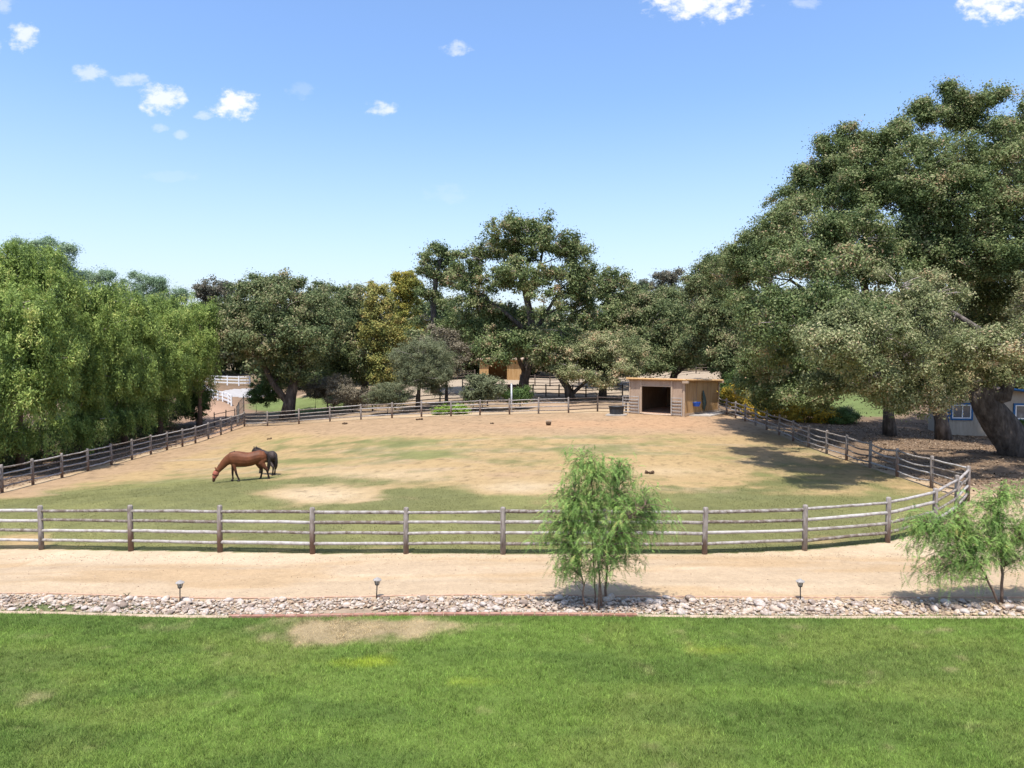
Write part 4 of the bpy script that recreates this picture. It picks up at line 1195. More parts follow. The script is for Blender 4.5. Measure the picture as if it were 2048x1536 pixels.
# ------------------------------------------------------------------ horses
def remesh(mb, vox, m, name, parent, smooth_it=6):
    me = bpy.data.meshes.new('tmp'); me.from_pydata([tuple(q) for q in mb.v], [], mb.f); me.update()
    o = bpy.data.objects.new('tmp', me); COL.objects.link(o)
    r = o.modifiers.new('r', 'REMESH'); r.mode = 'VOXEL'; r.voxel_size = vox
    s = o.modifiers.new('s', 'SMOOTH'); s.iterations = smooth_it; s.factor = .5
    dg = bpy.context.evaluated_depsgraph_get(); dg.update()
    me2 = bpy.data.meshes.new_from_object(o.evaluated_get(dg)); me2.name = name
    bpy.data.objects.remove(o); me2.materials.clear(); me2.materials.append(m)
    me2.polygons.foreach_set('use_smooth', [True] * len(me2.polygons))
    q = bpy.data.objects.new(name, me2); COL.objects.link(q); q.parent = parent
    return q


def horse(name, label, loc, rz, scale, coat, pose, mask=False):
    root = empty(name, loc, rz, label, 'horse'); root.scale = (scale,) * 3
    Y = Vector((0, 1, 0)); mb = MB()
    def loft(pts, lat):
        # pts: (x, z, half height); lat: half width
        mb.tube([(p[0], p[3] if len(p) > 3 else 0, p[1]) for p in pts], lat, 14, ry=[p[2] for p in pts], ref=Y)
    loft([(-.99, 1.17, .06), (-.95, 1.16, .17), (-.84, 1.14, .29), (-.66, 1.165, .325), (-.45, 1.12, .325), (-.22, 1.06, .345), (0, 1.045, .365), (.22, 1.07, .385), (.4, 1.09, .40), (.56, 1.10, .37), (.70, 1.08, .30), (.82, 1.04, .18)],
         [.05, .17, .25, .285, .285, .31, .325, .29, .245, .215, .18, .10])
    if pose == 'graze':
        loft([(.55, 1.18, .30), (.78, 1.08, .245), (.96, .93, .20), (1.10, .76, .165), (1.22, .62, .135), (1.29, .53, .12)], [.17, .135, .11, .09, .08, .075])
        loft([(1.27, .58, .08), (1.33, .50, .125), (1.37, .40, .135), (1.42, .28, .10), (1.46, .16, .075), (1.47, .07, .07), (1.46, .02, .045)], [.07, .095, .095, .075, .06, .06, .045])
        ears = [((1.30, .58), (1.42, .74))]; crest = [(.5, 1.50), (.70, 1.40), (.90, 1.18), (1.07, .98), (1.22, .80), (1.31, .66), (1.40, .60)]
    elif pose == 'level':
        loft([(.5, 1.2, .30), (.72, 1.26, .23), (.90, 1.32, .17), (1.05, 1.37, .14), (1.16, 1.41, .11)], [.17, .13, .10, .085, .075])
        loft([(1.08, 1.45, .07), (1.18, 1.41, .125), (1.28, 1.33, .12), (1.38, 1.22, .09), (1.46, 1.12, .075), (1.51, 1.06, .06)], [.06, .09, .09, .07, .06, .045])
        ears = [((1.10, 1.48), (1.12, 1.67))]; crest = [(.45, 1.5), (.65, 1.5), (.82, 1.52), (.98, 1.54), (1.12, 1.57)]
    else:
        loft([(.5, 1.22, .30), (.72, 1.34, .24), (.90, 1.47, .19), (1.05, 1.58, .15), (1.15, 1.66, .12)], [.17, .13, .10, .085, .075])
        loft([(1.08, 1.70, .07), (1.18, 1.66, .125), (1.30, 1.58, .12), (1.42, 1.48, .09), (1.53, 1.39, .075), (1.60, 1.34, .06)], [.06, .09, .09, .07, .06, .045])
        ears = [((1.10, 1.74), (1.10, 1.92))]; crest = [(.45, 1.52), (.65, 1.62), (.82, 1.72), (.98, 1.80), (1.10, 1.84)]
    def leg(pts, rad, y):
        k_ = [.5, .62, .85, 1, 1, 1, 1, 1]
        q_ = [(pts[0][0], y * .55, pts[0][1] + .2)] + [(p[0], y * (.8 if i == 0 else 1), p[1]) for i, p in enumerate(pts)]
        rd = [rad[0] * .55] + [r * (1.0 if i < 2 else 1.14) for i, r in enumerate(rad)]
        mb.tube(q_, [r * k for r, k in zip(rd, [.5] + k_)], 10, ry=rd, ref=Y)
    if pose == 'graze':
        leg([(.55, .98), (.60, .78), (.61, .62), (.62, .45), (.62, .40), (.615, .22), (.61, .12), (.62, .07)], [.13, .085, .062, .052, .05, .036, .045, .045], -.14)
        leg([(.50, .98), (.52, .78), (.48, .62), (.44, .45), (.43, .40), (.36, .22), (.32, .12), (.31, .07)], [.13, .085, .062, .052, .05, .036, .045, .045], .14)
        leg([(-.62, 1.02), (-.56, .82), (-.64, .66), (-.73, .52), (-.74, .46), (-.72, .28), (-.69, .13), (-.67, .07)], [.24, .17, .10, .066, .055, .04, .047, .045], -.15)
        leg([(-.76, 1.02), (-.74, .84), (-.86, .68), (-.99, .52), (-1.0, .47), (-1.04, .28), (-1.07, .13), (-1.06, .07)], [.24, .17, .10, .066, .055, .04, .047, .045], .15)
        hoofs = [(.63, -.14), (.31, .14), (-.66, -.15), (-1.06, .15)]
    else:
        for y, dx in ((-.13, .04), (.13, -.10)):
            leg([(.52, .98), (.55 + dx * .3, .78), (.55 + dx * .6, .62), (.55 + dx, .45), (.55 + dx, .40), (.55 + dx, .22), (.55 + dx, .12), (.57 + dx, .07)], [.13, .085, .062, .052, .05, .036, .045, .045], y)
        for y, dx in ((-.14, .08), (.14, -.10)):
            leg([(-.66, 1.02), (-.60, .82), (-.72 + dx * .5, .66), (-.84 + dx, .52), (-.84 + dx, .46), (-.80 + dx, .28), (-.78 + dx, .13), (-.76 + dx, .07)], [.23, .16, .10, .066, .055, .04, .047, .045], y)
        hoofs = [(.60, -.13), (.46, .13), (-.67, -.14), (-.85, .14)]
    # ears belong to the body
    for (a, b) in ears:
        for y in (-.06, .06): mb.tube([(a[0], y, a[1]), ((a[0] + b[0]) / 2, y * 1.25, (a[1] + b[1]) / 2), (b[0], y * 1.3, b[1])], [.045, .04, .015], 7)
    remesh(mb, .02, coat, 'body', root)
    for (x, y) in hoofs:
        MB().tube([(x + .02, y, 0), (x, y, .08)], [.065, .05], 10).build('hoof', M['mane'], root, True)
    mm = MB()
    mm.tube([(c[0] - (.035 if pose == 'graze' else .03), .0, c[1] - .03) for c in crest], [.03] + [.05] * (len(crest) - 2) + [.02], 8, ry=[.04] + [.085] * (len(crest) - 2) + [.03], ref=Y, wob=.12)
    mm.build('mane', M['mane'], root, True)
    tl = MB(); tl.tube([(-.93, 0, 1.33), (-1.02, 0, 1.27), (-1.08, 0, 1.05), (-1.08, 0, .80), (-1.05, 0, .55), (-1.03, .01, .38)], [.035, .05, .07, .085, .07, .02], 9, wob=.1)
    tl.build('tail', M['mane'], root, True)
    if mask:
        q = MB()
        q.tube([(1.315, 0, .535), (1.34, 0, .49), (1.375, 0, .40), (1.42, 0, .29), (1.445, 0, .21)], [.088, .108, .108, .090, .078], 14, ry=[.12, .139, .149, .114, .092], ref=Y, cap=False)
        q.build('fly_mask', M['flymask'], root, True)
        q = MB(); q.tube([(1.385, 0, .375), (1.395, 0, .345)], [.112, .108], 14, ry=[.152, .146], ref=Y, cap=False); q.build('noseband', M['mane'], root, True)
    return root


hp = gp(492, 34.2)
mare = horse('horse', 'brown bay horse with black mane grazing with its head down in the paddock', (hp.x, hp.y, hp.z), R(180 + 17), 1.0, M['bay'], 'graze', True)
fp = gp(549, 35.9)
horse('foal', 'smaller near black young horse standing close behind the rump of the bay horse', (fp.x - .58, fp.y + .42, fp.z), R(180 - 36), .84, M['darkbay'], 'level')
hp3 = gp(1026, 71.5)
h3 = horse('horse', 'dark brown horse half hidden behind the trunk of the centre oak in the corral', (hp3.x, hp3.y, hp3.z), R(180), .95, M['liver'], 'graze')

# ------------------------------------------------------------------ trees
def T(*pts): return [at(*p) for p in pts]


# centre oak
b = gp(1045, 72)
D_ = 72
tree('oak_tree', 'tallest oak in the middle with an airy crown and forked dark trunk', 'tree', b, [b] + T((1048, 760, D_), (1056, 730, D_), (1062, 690, D_), (1062, 640, D_), (1052, 590, D_), (1045, 540, D_)), .55,
     [wb(*q) for q in [(1005, 465, 71, 34, 26), (990, 500, 73, 40, 26), (1065, 462, 72, 42, 26), (1105, 480, 70, 36, 24), (960, 520, 72, 32, 24), (1040, 505, 74, 45, 30), (1140, 505, 72, 24, 22), (1158, 545, 72, 22, 38),
                       (1050, 555, 69, 45, 30), (985, 560, 71, 40, 26), (935, 555, 73, 28, 28), (1105, 570, 70, 48, 34), (1150, 610, 73, 32, 30), (1085, 620, 68, 42, 28), (955, 610, 72, 32, 24), (1000, 650, 74, 40, 26),
                       (1120, 660, 70, 50, 32), (1010, 690, 70, 46, 26), (1085, 690, 68, 36, 24), (985, 715, 69, 32, 20), (1150, 690, 72, 40, 30), (930, 660, 75, 30, 26), (945, 610, 75, 30, 26), (905, 660, 78, 34, 30), (985, 660, 74, 40, 30), (1030, 640, 75, 30, 20), (1170, 640, 74, 30, 34)]],
     M['oak'], spacing=1.0, crad=.62, per=36, size=.22, stems=[(T((1050, 745, D_), (1040, 725, 71), (1032, 700, 71), (1020, 660, 71)), .26), (T((1060, 680, 72), (1090, 630, 72), (1120, 580, 72)), .28), (T((1060, 670, 72), (1010, 625, 72), (960, 590, 72)), .25), (T((1055, 600, 72), (1030, 530, 72), (1010, 480, 72)), .2), (T((1055, 600, 72), (1080, 530, 72), (1090, 480, 72)), .18)],
     twigs=140, twigr=.04)
# slim oak left of it
b = gp(870, 80)
tree('oak_tree', 'slim dark oak with a long bare trunk, left of the tallest oak', 'tree', b, [b] + T((869, 720, 80), (868, 660, 80), (866, 610, 80), (872, 560, 80), (880, 520, 80)), .42,
     [wb(*q) for q in [(875, 512, 80, 30, 16), (850, 535, 79, 18, 12), (900, 525, 81, 24, 18), (905, 560, 80, 26, 20), (875, 560, 82, 24, 18), (850, 590, 80, 20, 10), (895, 605, 79, 28, 14), (870, 640, 82, 34, 14), (905, 650, 81, 28, 22), (845, 545, 81, 14, 8)]],
     M['oak'], spacing=1.05, crad=.6, per=30, size=.22, twigs=80, twigr=.04, sparse=.1)
# left oak
b = gp(573, 67)
tree('oak_tree', 'broad dark oak with a low forked trunk behind the left end of the far fence', 'tree', b, [b] + T((582, 790, 67), (590, 760, 67), (600, 720, 67), (605, 670, 67)), .55,
     [wb(*q) for q in [(550, 572, 68, 42, 20), (510, 600, 67, 42, 26), (590, 590, 69, 45, 26), (560, 620, 65, 60, 36), (495, 640, 67, 38, 34), (610, 640, 67, 55, 40), (540, 670, 64, 55, 36), (470, 615, 70, 26, 24), (490, 690, 66, 36, 26), (600, 690, 64, 52, 34),
                       (640, 690, 68, 36, 30), (540, 710, 67, 40, 22), (600, 735, 66, 40, 26), (570, 755, 69, 30, 22), (645, 650, 70, 36, 36), (465, 665, 69, 26, 22)]],
     M['oakdark'], spacing=.85, crad=.6, per=40, size=.2, stems=[(T((575, 805, 67), (545, 765, 67), (525, 725, 67), (515, 690, 67)), .34)], twigs=60)
b = gp(730, 80)
tree('oak_tree', 'dark rounded oak between the broad left oak and the golden tree', 'tree', b, [b] + T((728, 750, 80), (720, 700, 80), (700, 650, 80)), .42,
     [wb(*q) for q in [(660, 588, 81, 38, 20), (700, 602, 80, 30, 22), (675, 630, 78, 50, 34), (715, 650, 81, 34, 34), (700, 690, 77, 50, 34), (735, 715, 76, 36, 28), (670, 720, 80, 40, 30), (710, 740, 79, 44, 20), (650, 760, 82, 40, 20)]],
     M['oakdark'], spacing=.95, crad=.65, per=40, size=.23, twigs=40)
b = gp(765, 76)
tree('golden_tree', 'golden yellow autumn tree right of the dark oaks', 'tree', b, [b] + T((764, 740, 76), (762, 690, 76), (758, 640, 76)), .3,
     [wb(*q) for q in [(755, 600, 76, 24, 26), (768, 645, 75, 32, 34), (748, 670, 75, 26, 30), (782, 690, 75, 24, 30), (764, 730, 75, 32, 34), (772, 765, 75, 20, 14)]], M['gold'], spacing=.9, crad=.55, per=42, size=.2, twigs=20)
b = gp(808, 104)
tree('poplar_tree', 'upright green and yellow poplar standing behind the golden tree', 'tree', b, [b] + T((808, 700, 104), (808, 620, 104)), .3,
     [wb(*q) for q in [(797, 578, 104, 13, 22), (812, 572, 103, 13, 24), (826, 582, 104, 11, 26), (805, 615, 104, 24, 30), (825, 625, 105, 20, 34), (800, 660, 103, 26, 40), (830, 680, 104, 24, 34)]], M['goldgreen'], spacing=1.1, crad=.6, per=40, size=.24)
b = gp(835, 65.5)
tree('olive_tree', 'silvery round small tree in front of the slim oak, rising above the far fence', 'tree', b, [b] + T((838, 775, 65.5), (845, 745, 65.5)), .2,
     [wb(*q) for q in [(840, 715, 65.5, 42, 34), (815, 730, 66, 26, 32), (865, 735, 65, 34, 36), (845, 755, 64.5, 44, 26), (880, 765, 65.5, 22, 22)]], M['olive'], spacing=.6, crad=.42, per=44, size=.13, aspect=.35, twigs=70, twigr=.02)
b = gp(893, 69)
tree('shrub_tree', 'dull brown leafed low tree between the silvery tree and the far shelter', 'tree', b, [b] + T((893, 770, 69), (893, 720, 69)), .16,
     [wb(*q) for q in [(885, 690, 69, 34, 30), (905, 710, 69.5, 30, 30), (890, 735, 68.5, 36, 22)]], M['drybrush'], spacing=.7, crad=.5, per=36, size=.15, twigs=60, twigr=.025)
# spreading low oak and companions right of centre
b = gp(1142, 71)
tree('oak_tree', 'low spreading grey green oak with a leaning trunk left of the near shelter', 'tree', b, [b] + T((1135, 775, 71), (1122, 755, 71), (1112, 735, 71), (1125, 715, 71)), .45,
     [wb(*q) for q in [(1125, 715, 70, 36, 20), (1165, 705, 70, 42, 24), (1210, 705, 69, 44, 26), (1250, 720, 69, 36, 20), (1150, 738, 68, 40, 18), (1200, 742, 68, 48, 20), (1250, 742, 69, 34, 14), (1215, 760, 68, 34, 14), (1180, 690, 72, 46, 22)]],
     M['oakgrey'], spacing=.7, crad=.5, per=42, size=.17, stems=[(T((1142, 790, 71), (1175, 760, 71), (1200, 730, 71)), .2)], twigs=90)
b = gp(1205, 72)
tree('oak_tree', 'low shaded oak whose short trunk stands left of the shelter and trough', 'tree', b, [b] + T((1206, 765, 72), (1210, 745, 72)), .42,
     [wb(*q) for q in [(1230, 700, 73, 40, 22), (1185, 725, 73, 34, 18), (1225, 735, 72.5, 40, 18)]], M['oakdark'], spacing=.8, crad=.5, per=40, size=.17)
b = gp(1215, 86)
tree('oak_tree', 'oak rising just right of the tallest oak, with a rounded top', 'tree', b, [b] + T((1215, 720, 86), (1212, 660, 86), (1215, 600, 86)), .45,
     [wb(*q) for q in [(1215, 558, 86, 28, 18), (1190, 585, 85, 32, 26), (1240, 590, 87, 32, 22), (1200, 625, 84, 44, 32), (1250, 635, 86, 42, 32), (1190, 670, 83, 44, 30), (1250, 680, 85, 46, 26)]], M['oak'], spacing=1.05, crad=.7, per=38, size=.25, twigs=40, twigr=.04)
b = gp(1335, 108)
tree('rusty_tree', 'thin reddish brown tree top showing above the oaks right of centre', 'tree', b, [b] + T((1335, 680, 108), (1335, 600, 108)), .3,
     [wb(*q) for q in [(1325, 560, 108, 22, 16), (1350, 558, 108, 16, 14), (1300, 575, 109, 18, 12), (1335, 585, 108, 36, 18)]], M['rust'], spacing=1.2, crad=.7, per=26, size=.26, twigs=70, twigr=.05)
b = gp(1340, 82)
tree('oak_tree', 'dark spreading oak directly above the near shelter roof', 'tree', b, [b] + T((1350, 745, 82), (1365, 710, 82), (1350, 660, 82)), .45,
     [wb(*q) for q in [(1290, 600, 84, 40, 24), (1340, 605, 83, 46, 26), (1310, 640, 80, 56, 32), (1370, 650, 81, 46, 34), (1300, 680, 79, 52, 26), (1355, 695, 78, 56, 28), (1400, 610, 84, 34, 34), (1400, 690, 80, 36, 28), (1320, 715, 80, 50, 16), (1280, 730, 74, 34, 14), (1310, 738, 76, 26, 9)]],
     M['oakdark'], spacing=.95, crad=.65, per=42, size=.24, stems=[(T((1345, 755, 82), (1380, 725, 80), (1420, 705, 79)), .2)], twigs=50, twigr=.035)
b = gp(1452, 70)
tree('oak_tree', 'dense dark green oak at the left shoulder of the giant oaks', 'tree', b, [b] + T((1452, 760, 70), (1450, 700, 70), (1445, 620, 70)), .5,
     [wb(*q) for q in [(1432, 538, 71, 30, 20), (1400, 565, 72, 26, 24), (1460, 555, 70, 34, 34), (1425, 595, 69, 46, 34), (1470, 620, 70, 36, 40), (1430, 650, 68, 42, 34), (1450, 700, 67, 42, 36), (1410, 690, 71, 30, 30), (1475, 740, 67, 30, 34)]],
     M['oakdark'], spacing=.8, crad=.6, per=46, size=.2, twigs=40)

# giant oaks at the right
b = gp(1780, 48)
tree('oak_tree', 'giant oak with an upright trunk in the shade, foliage sweeping down behind the shelter', 'tree', b, [b] + T((1778, 830, 48), (1775, 780, 48), (1765, 700, 48), (1740, 620, 48), (1720, 540, 48)), .38,
     [wb(*q) for q in [(1505, 560, 50, 34, 52), (1530, 490, 49, 36, 44), (1570, 430, 48, 40, 40), (1610, 380, 49, 38, 40), (1660, 400, 46, 55, 50), (1600, 480, 42, 62, 55), (1560, 560, 37, 58, 55), (1640, 550, 35, 66, 55), (1530, 640, 38, 45, 55), (1600, 650, 33.5, 62, 50), (1660, 620, 32, 50, 40), (1570, 600, 35, 40, 30), (1545, 700, 37, 36, 30), (1500, 600, 47, 36, 50),
                       (1520, 720, 47, 36, 44), (1580, 730, 44, 52, 44), (1560, 785, 45, 48, 26), (1650, 740, 43, 55, 42), (1700, 640, 33, 60, 50), (1720, 480, 42, 60, 55), (1655, 290, 47, 12, 18), (1692, 268, 47, 14, 18), (1720, 285, 47, 16, 14), (1605, 352, 48, 12, 12), (1560, 470, 47, 40, 44), (1620, 440, 47, 50, 48), (1700, 540, 42, 60, 40), (1600, 520, 46, 50, 40), (1520, 530, 48, 36, 40), (1490, 520, 49, 28, 34), (1760, 500, 44, 50, 44), (1660, 500, 44, 50, 40), (1450, 560, 55, 36, 40), (1740, 380, 47, 50, 40), (1690, 350, 48, 40, 36), (1500, 770, 49, 28, 30), (1640, 790, 45, 34, 18), (1700, 730, 44, 50, 34), (1600, 790, 42, 40, 16), (1540, 800, 47, 36, 14)]],
     M['oak'], spacing=.62, crad=.48, per=50, size=.135, twigs=420, r1=.22, twigr=.022,
     stems=[(T((1765, 700, 48), (1700, 640, 47), (1640, 600, 46), (1580, 560, 46)), .2), (T((1750, 640, 48), (1690, 560, 47), (1640, 470, 47)), .2)])
b = gp(1888, 46)
tree('oak_tree', 'giant oak with a pale mottled trunk by the garden house and the highest crown', 'tree', b, [b] + T((1882, 840, 46), (1870, 780, 46), (1868, 700, 46), (1875, 610, 46), (1880, 520, 46)), .45,
     [wb(*q) for q in [(1690, 300, 47, 42, 34), (1665, 330, 48, 30, 30), (1740, 330, 46, 60, 45), (1800, 300, 46, 50, 40), (1850, 260, 47, 45, 36), (1838, 222, 47, 10, 16), (1800, 262, 46, 16, 12), (1890, 196, 47, 10, 20), (1912, 205, 47, 12, 16), (1968, 192, 47, 10, 20), (2010, 196, 46, 20, 12), (1770, 290, 46, 40, 24), (1870, 225, 48, 30, 16), (1905, 235, 48, 50, 34), (1970, 230, 47, 60, 40), (2040, 225, 46, 60, 45), (1830, 360, 44, 70, 50), (1920, 330, 44, 70, 50),
                       (2010, 320, 44, 70, 55), (1760, 420, 45, 60, 45), (1850, 450, 47, 60, 45), (1960, 420, 43, 75, 45), (2050, 430, 43, 70, 60), (2120, 300, 46, 80, 80), (1700, 360, 49, 45, 34), (1990, 560, 50, 60, 60), (2060, 560, 49, 60, 70), (2130, 450, 47, 80, 80),
                       (1820, 480, 45, 70, 50), (1900, 500, 44, 70, 50), (1980, 500, 43, 70, 50), (1780, 530, 43, 60, 40), (1900, 400, 43, 70, 50), (2060, 520, 42, 70, 50), (1900, 560, 50, 60, 50), (1920, 640, 53, 70, 45), (2030, 660, 52, 70, 50)]],
     M['oak'], spacing=.66, crad=.5, per=48, size=.135, twigs=380, r1=.3, twigr=.022,
     stems=[(T((1875, 610, 46), (1930, 540, 45), (1985, 470, 45), (2020, 400, 45)), .24), (T((1880, 540, 46), (1830, 460, 46), (1790, 390, 46)), .22), (T((1880, 520, 46), (1900, 420, 46), (1920, 320, 46)), .22), (T((1870, 640, 46), (1810, 590, 45), (1760, 500, 45)), .2)])
# thin sprays on the skyline
b = gp(2030, 38)
tree('oak_tree', 'massive gnarled leaning oak at the right edge with a grey twiggy crown', 'tree', b,
     [b + Vector((.6, 0, 0))] + T((2025, 885, 38), (1998, 845, 38), (1975, 815, 38), (1962, 785, 38), (1975, 760, 38), (1992, 735, 38), (2000, 700, 38)), .95,
     [wb(*q) for q in [(1740, 600, 33, 60, 45), (1800, 570, 34, 60, 40), (1860, 590, 35, 62, 42), (1760, 670, 31, 58, 42), (1830, 650, 33, 60, 46), (1900, 660, 35, 52, 40), (1800, 720, 32, 50, 36), (1870, 720, 34, 52, 36), (1930, 710, 35, 46, 32), (1970, 750, 36, 26, 20), (1650, 690, 28.5, 45, 30), (1700, 660, 30, 40, 30), (1900, 760, 35, 30, 16), (1620, 655, 30, 36, 26),
                       (1690, 710, 29.5, 44, 30), (1740, 750, 31, 36, 24), (1850, 765, 34, 34, 18), (1800, 770, 33, 30, 16), (1760, 782, 32, 30, 16), (1830, 785, 33, 30, 15), (1880, 775, 34, 28, 14), (1650, 770, 33, 34, 18), (1790, 800, 33, 26, 13), (1845, 806, 33, 28, 13), (1900, 796, 34, 24, 12), (2040, 720, 36, 40, 26), (2090, 690, 36, 60, 40), (1960, 695, 31, 46, 22), (2025, 690, 31, 46, 24), (2110, 650, 31, 70, 40), (2200, 640, 33, 80, 60), (2280, 600, 36, 90, 80), (2100, 600, 40, 60, 60)]],
     M['oakgrey'], spacing=.55, crad=.42, per=50, size=.11, twigs=900, r1=.38, twigr=.017,
     stems=[(T((1966, 800, 38), (2010, 790, 37.6), (2018, 765, 37.6), (2005, 745, 37.8)), .5), (T((1990, 735, 38), (1960, 720, 38), (1920, 700, 38), (1860, 670, 38), (1800, 640, 39)), .3), (T((2000, 700, 38), (1960, 660, 38), (1900, 620, 38.5)), .22), (T((1995, 740, 38), (2050, 700, 37), (2100, 640, 38)), .25),
            (T((1960, 785, 38), (1945, 765, 37.8), (1925, 760, 37.5)), .3)])

# pepper tree row on the left
PEP = [('pepper_tree', 'largest bright green weeping pepper tree at the left edge', 43, (40, 905), [(-40, 560, 43, 60, 60), (10, 530, 43, 55, 36), (60, 525, 44, 45, 32), (100, 570, 43, 36, 46), (20, 610, 40, 70, 50), (95, 640, 42, 42, 50), (-20, 700, 40, 70, 60), (60, 710, 40, 60, 55), (110, 740, 42, 36, 60), (30, 790, 40, 66, 50), (100, 810, 41, 40, 44), (-30, 820, 40, 50, 44), (20, 860, 40, 50, 26), (85, 852, 41, 44, 26), (-60, 860, 40, 50, 30)]),
       ('pepper_tree', 'second weeping pepper tree from the left', 49, (165, 890), [(155, 600, 50, 34, 26), (195, 605, 50, 36, 28), (140, 660, 48, 38, 46), (195, 665, 48, 42, 46), (150, 740, 47, 42, 50), (200, 750, 48, 38, 50), (165, 805, 47, 42, 36), (145, 848, 46, 38, 24), (195, 838, 47, 34, 22), (120, 700, 47, 30, 40)]),
       ('pepper_tree', 'third weeping pepper tree from the left, with some dry hanging fronds', 55, (250, 875), [(245, 605, 56, 34, 26), (225, 650, 54, 36, 40), (270, 655, 55, 34, 40), (235, 725, 53, 40, 46), (275, 740, 54, 34, 46), (245, 790, 53, 42, 34), (225, 828, 52, 32, 20), (270, 820, 53, 34, 20)]),
       ('pepper_tree', 'fourth weeping pepper tree from the left, yellowish at its tips', 61, (320, 862), [(310, 620, 62, 32, 24), (330, 665, 60, 36, 40), (300, 700, 60, 32, 40), (345, 725, 59, 34, 40), (310, 770, 59, 38, 34), (335, 800, 59, 30, 18), (295, 808, 59, 26, 18)]),
       ('pepper_tree', 'fifth weeping pepper tree, at the right end of the green row', 66, (400, 850), [(375, 625, 67, 30, 22), (405, 650, 67, 26, 34), (365, 680, 65, 30, 40), (405, 710, 65, 28, 40), (380, 745, 64, 32, 34), (355, 775, 64, 26, 24), (425, 760, 67, 16, 20)])]
for (nm, lb, d, (bu, bv), bl) in PEP:
    b = gp(bu, d)
    tree(nm, lb, 'tree', b, [b] + T((bu, bv - 60, d), (bu + 4, bv - 130, d), (bu, bv - 200, d)), .2, [wb(*q) for q in bl], M['pepper'], spacing=.72, crad=.46, per=62, size=.18, aspect=.3, weep=True,
         bark=M['pbark'], group='weeping pepper trees in the row left of the paddock', zmin=.35, twigs=20)
hb_ = [(x_, y_, gz(x_, y_) + 1.2, 1.3, 1.6, 1.9) for x_, y_ in [(-31.5 - .12 * (yy_ - 30) * .3, yy_) for yy_ in np.arange(24, 68, 2.2)]]
hb_ += [(a_ - 5, b_ + 1, c_, d_, e_, f_) for a_, b_, c_, d_, e_, f_ in hb_]
o, _ = foliage(hb_, M['oakdark'], None, 'hedge', spacing=.8, crad=.6, per=50, size=.2)
tag(o, 'dark shaded hedge below and behind the weeping pepper trees on the left', 'hedge')
# pale gums behind the peppers
for (lb, bu, d, bl) in [('pale blue green gum tree top showing above the largest pepper tree', 110, 88, [(35, 494, 88, 18, 12), (92, 496, 88, 16, 14), (130, 506, 87, 14, 16), (138, 535, 87, 14, 20), (120, 560, 88, 26, 30), (152, 565, 88, 14, 18), (60, 505, 89, 24, 14)]),
                        ('pale gum tree top showing above the second pepper tree', 200, 92, [(180, 560, 92, 14, 12), (208, 562, 92, 16, 14), (230, 585, 92, 16, 14), (195, 600, 92, 28, 16), (160, 560, 93, 10, 8)]),
                        ('pale gum tree top showing above the middle of the pepper row', 290, 94, [(262, 566, 94, 12, 14), (285, 568, 94, 14, 20), (312, 576, 94, 13, 16), (290, 605, 94, 34, 18)]),
                        ('low pale gum tree top at the right of the gum group', 345, 98, [(345, 590, 98, 24, 14), (330, 605, 98, 30, 14)])]:
    b = gp(bu, d)
    tree('gum_tree', lb, 'tree', b, [b] + T((bu, 700, d), (bu, 620, d)), .3, [wb(*q) for q in bl], M['euc'], spacing=1.0, crad=.6, per=36, size=.22, aspect=.35, twigs=20, twigr=.04)
b = gp(432, 112)
tree('rusty_tree', 'dark sparse reddish tree top left of the broad dark oak', 'tree', b, [b] + T((432, 680, 112), (432, 610, 112)), .35,
     [wb(*q) for q in [(425, 575, 112, 22, 13), (448, 580, 112, 14, 14), (412, 590, 112, 14, 10), (435, 600, 112, 28, 16), (480, 585, 110, 16, 14)]], M['rust'], spacing=1.3, crad=.7, per=32, size=.28, twigs=60, twigr=.05)

# shrubs
def shrub(name, label, u, d, blobs, lm, **kw):
    b = gp(u, d); args = dict(spacing=.5, crad=.34, per=40, size=.12, twigs=14, twigr=.015); args.update(kw)
    return tree(name, label, 'shrub', b, [b, b + Vector((0, 0, .3)), b + Vector((.05, 0, .6))], .06, [wb(*q) for q in blobs], lm, **args)


shrub('shrub', 'silver green rounded shrub left of the silvery small tree, behind the fence', 775, 63.5, [(760, 795, 63.5, 26, 18), (790, 795, 63.5, 26, 18), (775, 785, 63.5, 26, 14)], M['olive'], aspect=.35)
shrub('shrub', 'dry straw coloured shrub in front of the lawn, behind the far fence', 700, 67, [(690, 790, 67, 26, 20), (715, 795, 67, 26, 16), (680, 770, 68, 16, 14)], M['drybrush'], twigs=60)
shrub('shrub', 'small pale dry shrub on the lawn right of the broad dark oak', 630, 72, [(630, 778, 72, 26, 16), (650, 775, 72, 18, 14)], M['drybrush'], twigs=40)
shrub('shrub', 'dark leafy shrub at the foot of the last pepper tree by the dirt lane', 393, 67, [(390, 815, 67, 20, 24), (375, 800, 67, 20, 26), (402, 795, 67.5, 14, 20)], M['shrub'])
shrub('shrub', 'dark green shrub beside the wire gate', 512, 72, [(508, 790, 72, 14, 16), (526, 788, 72, 18, 20), (545, 780, 73, 16, 18)], M['shrub'])
shrub('shrub', 'open leafy shrub in front of the far shelter, behind the far fence', 965, 63.5, [(955, 785, 63.5, 26, 18), (980, 778, 63.5, 26, 20), (960, 765, 64, 18, 14)], M['olive'], size=.14)
shrub('shrub', 'fresh green small bush at the foot of the tallest oak', 1040, 64, [(1030, 795, 64, 24, 10), (1045, 790, 64, 14, 10)], M['shrub'])
shrub('shrub', 'low bright lime green bush behind the middle of the far fence', 908, 61.5, [(900, 822, 61.5, 22, 7), (915, 820, 61.5, 16, 7)], M['lime'])
shrub('shrub', 'yellow flowering bush at the corner of the shelter and the right fence', 1478, 60, [(1470, 795, 60, 18, 18), (1485, 805, 59, 18, 18)], M['flower'])
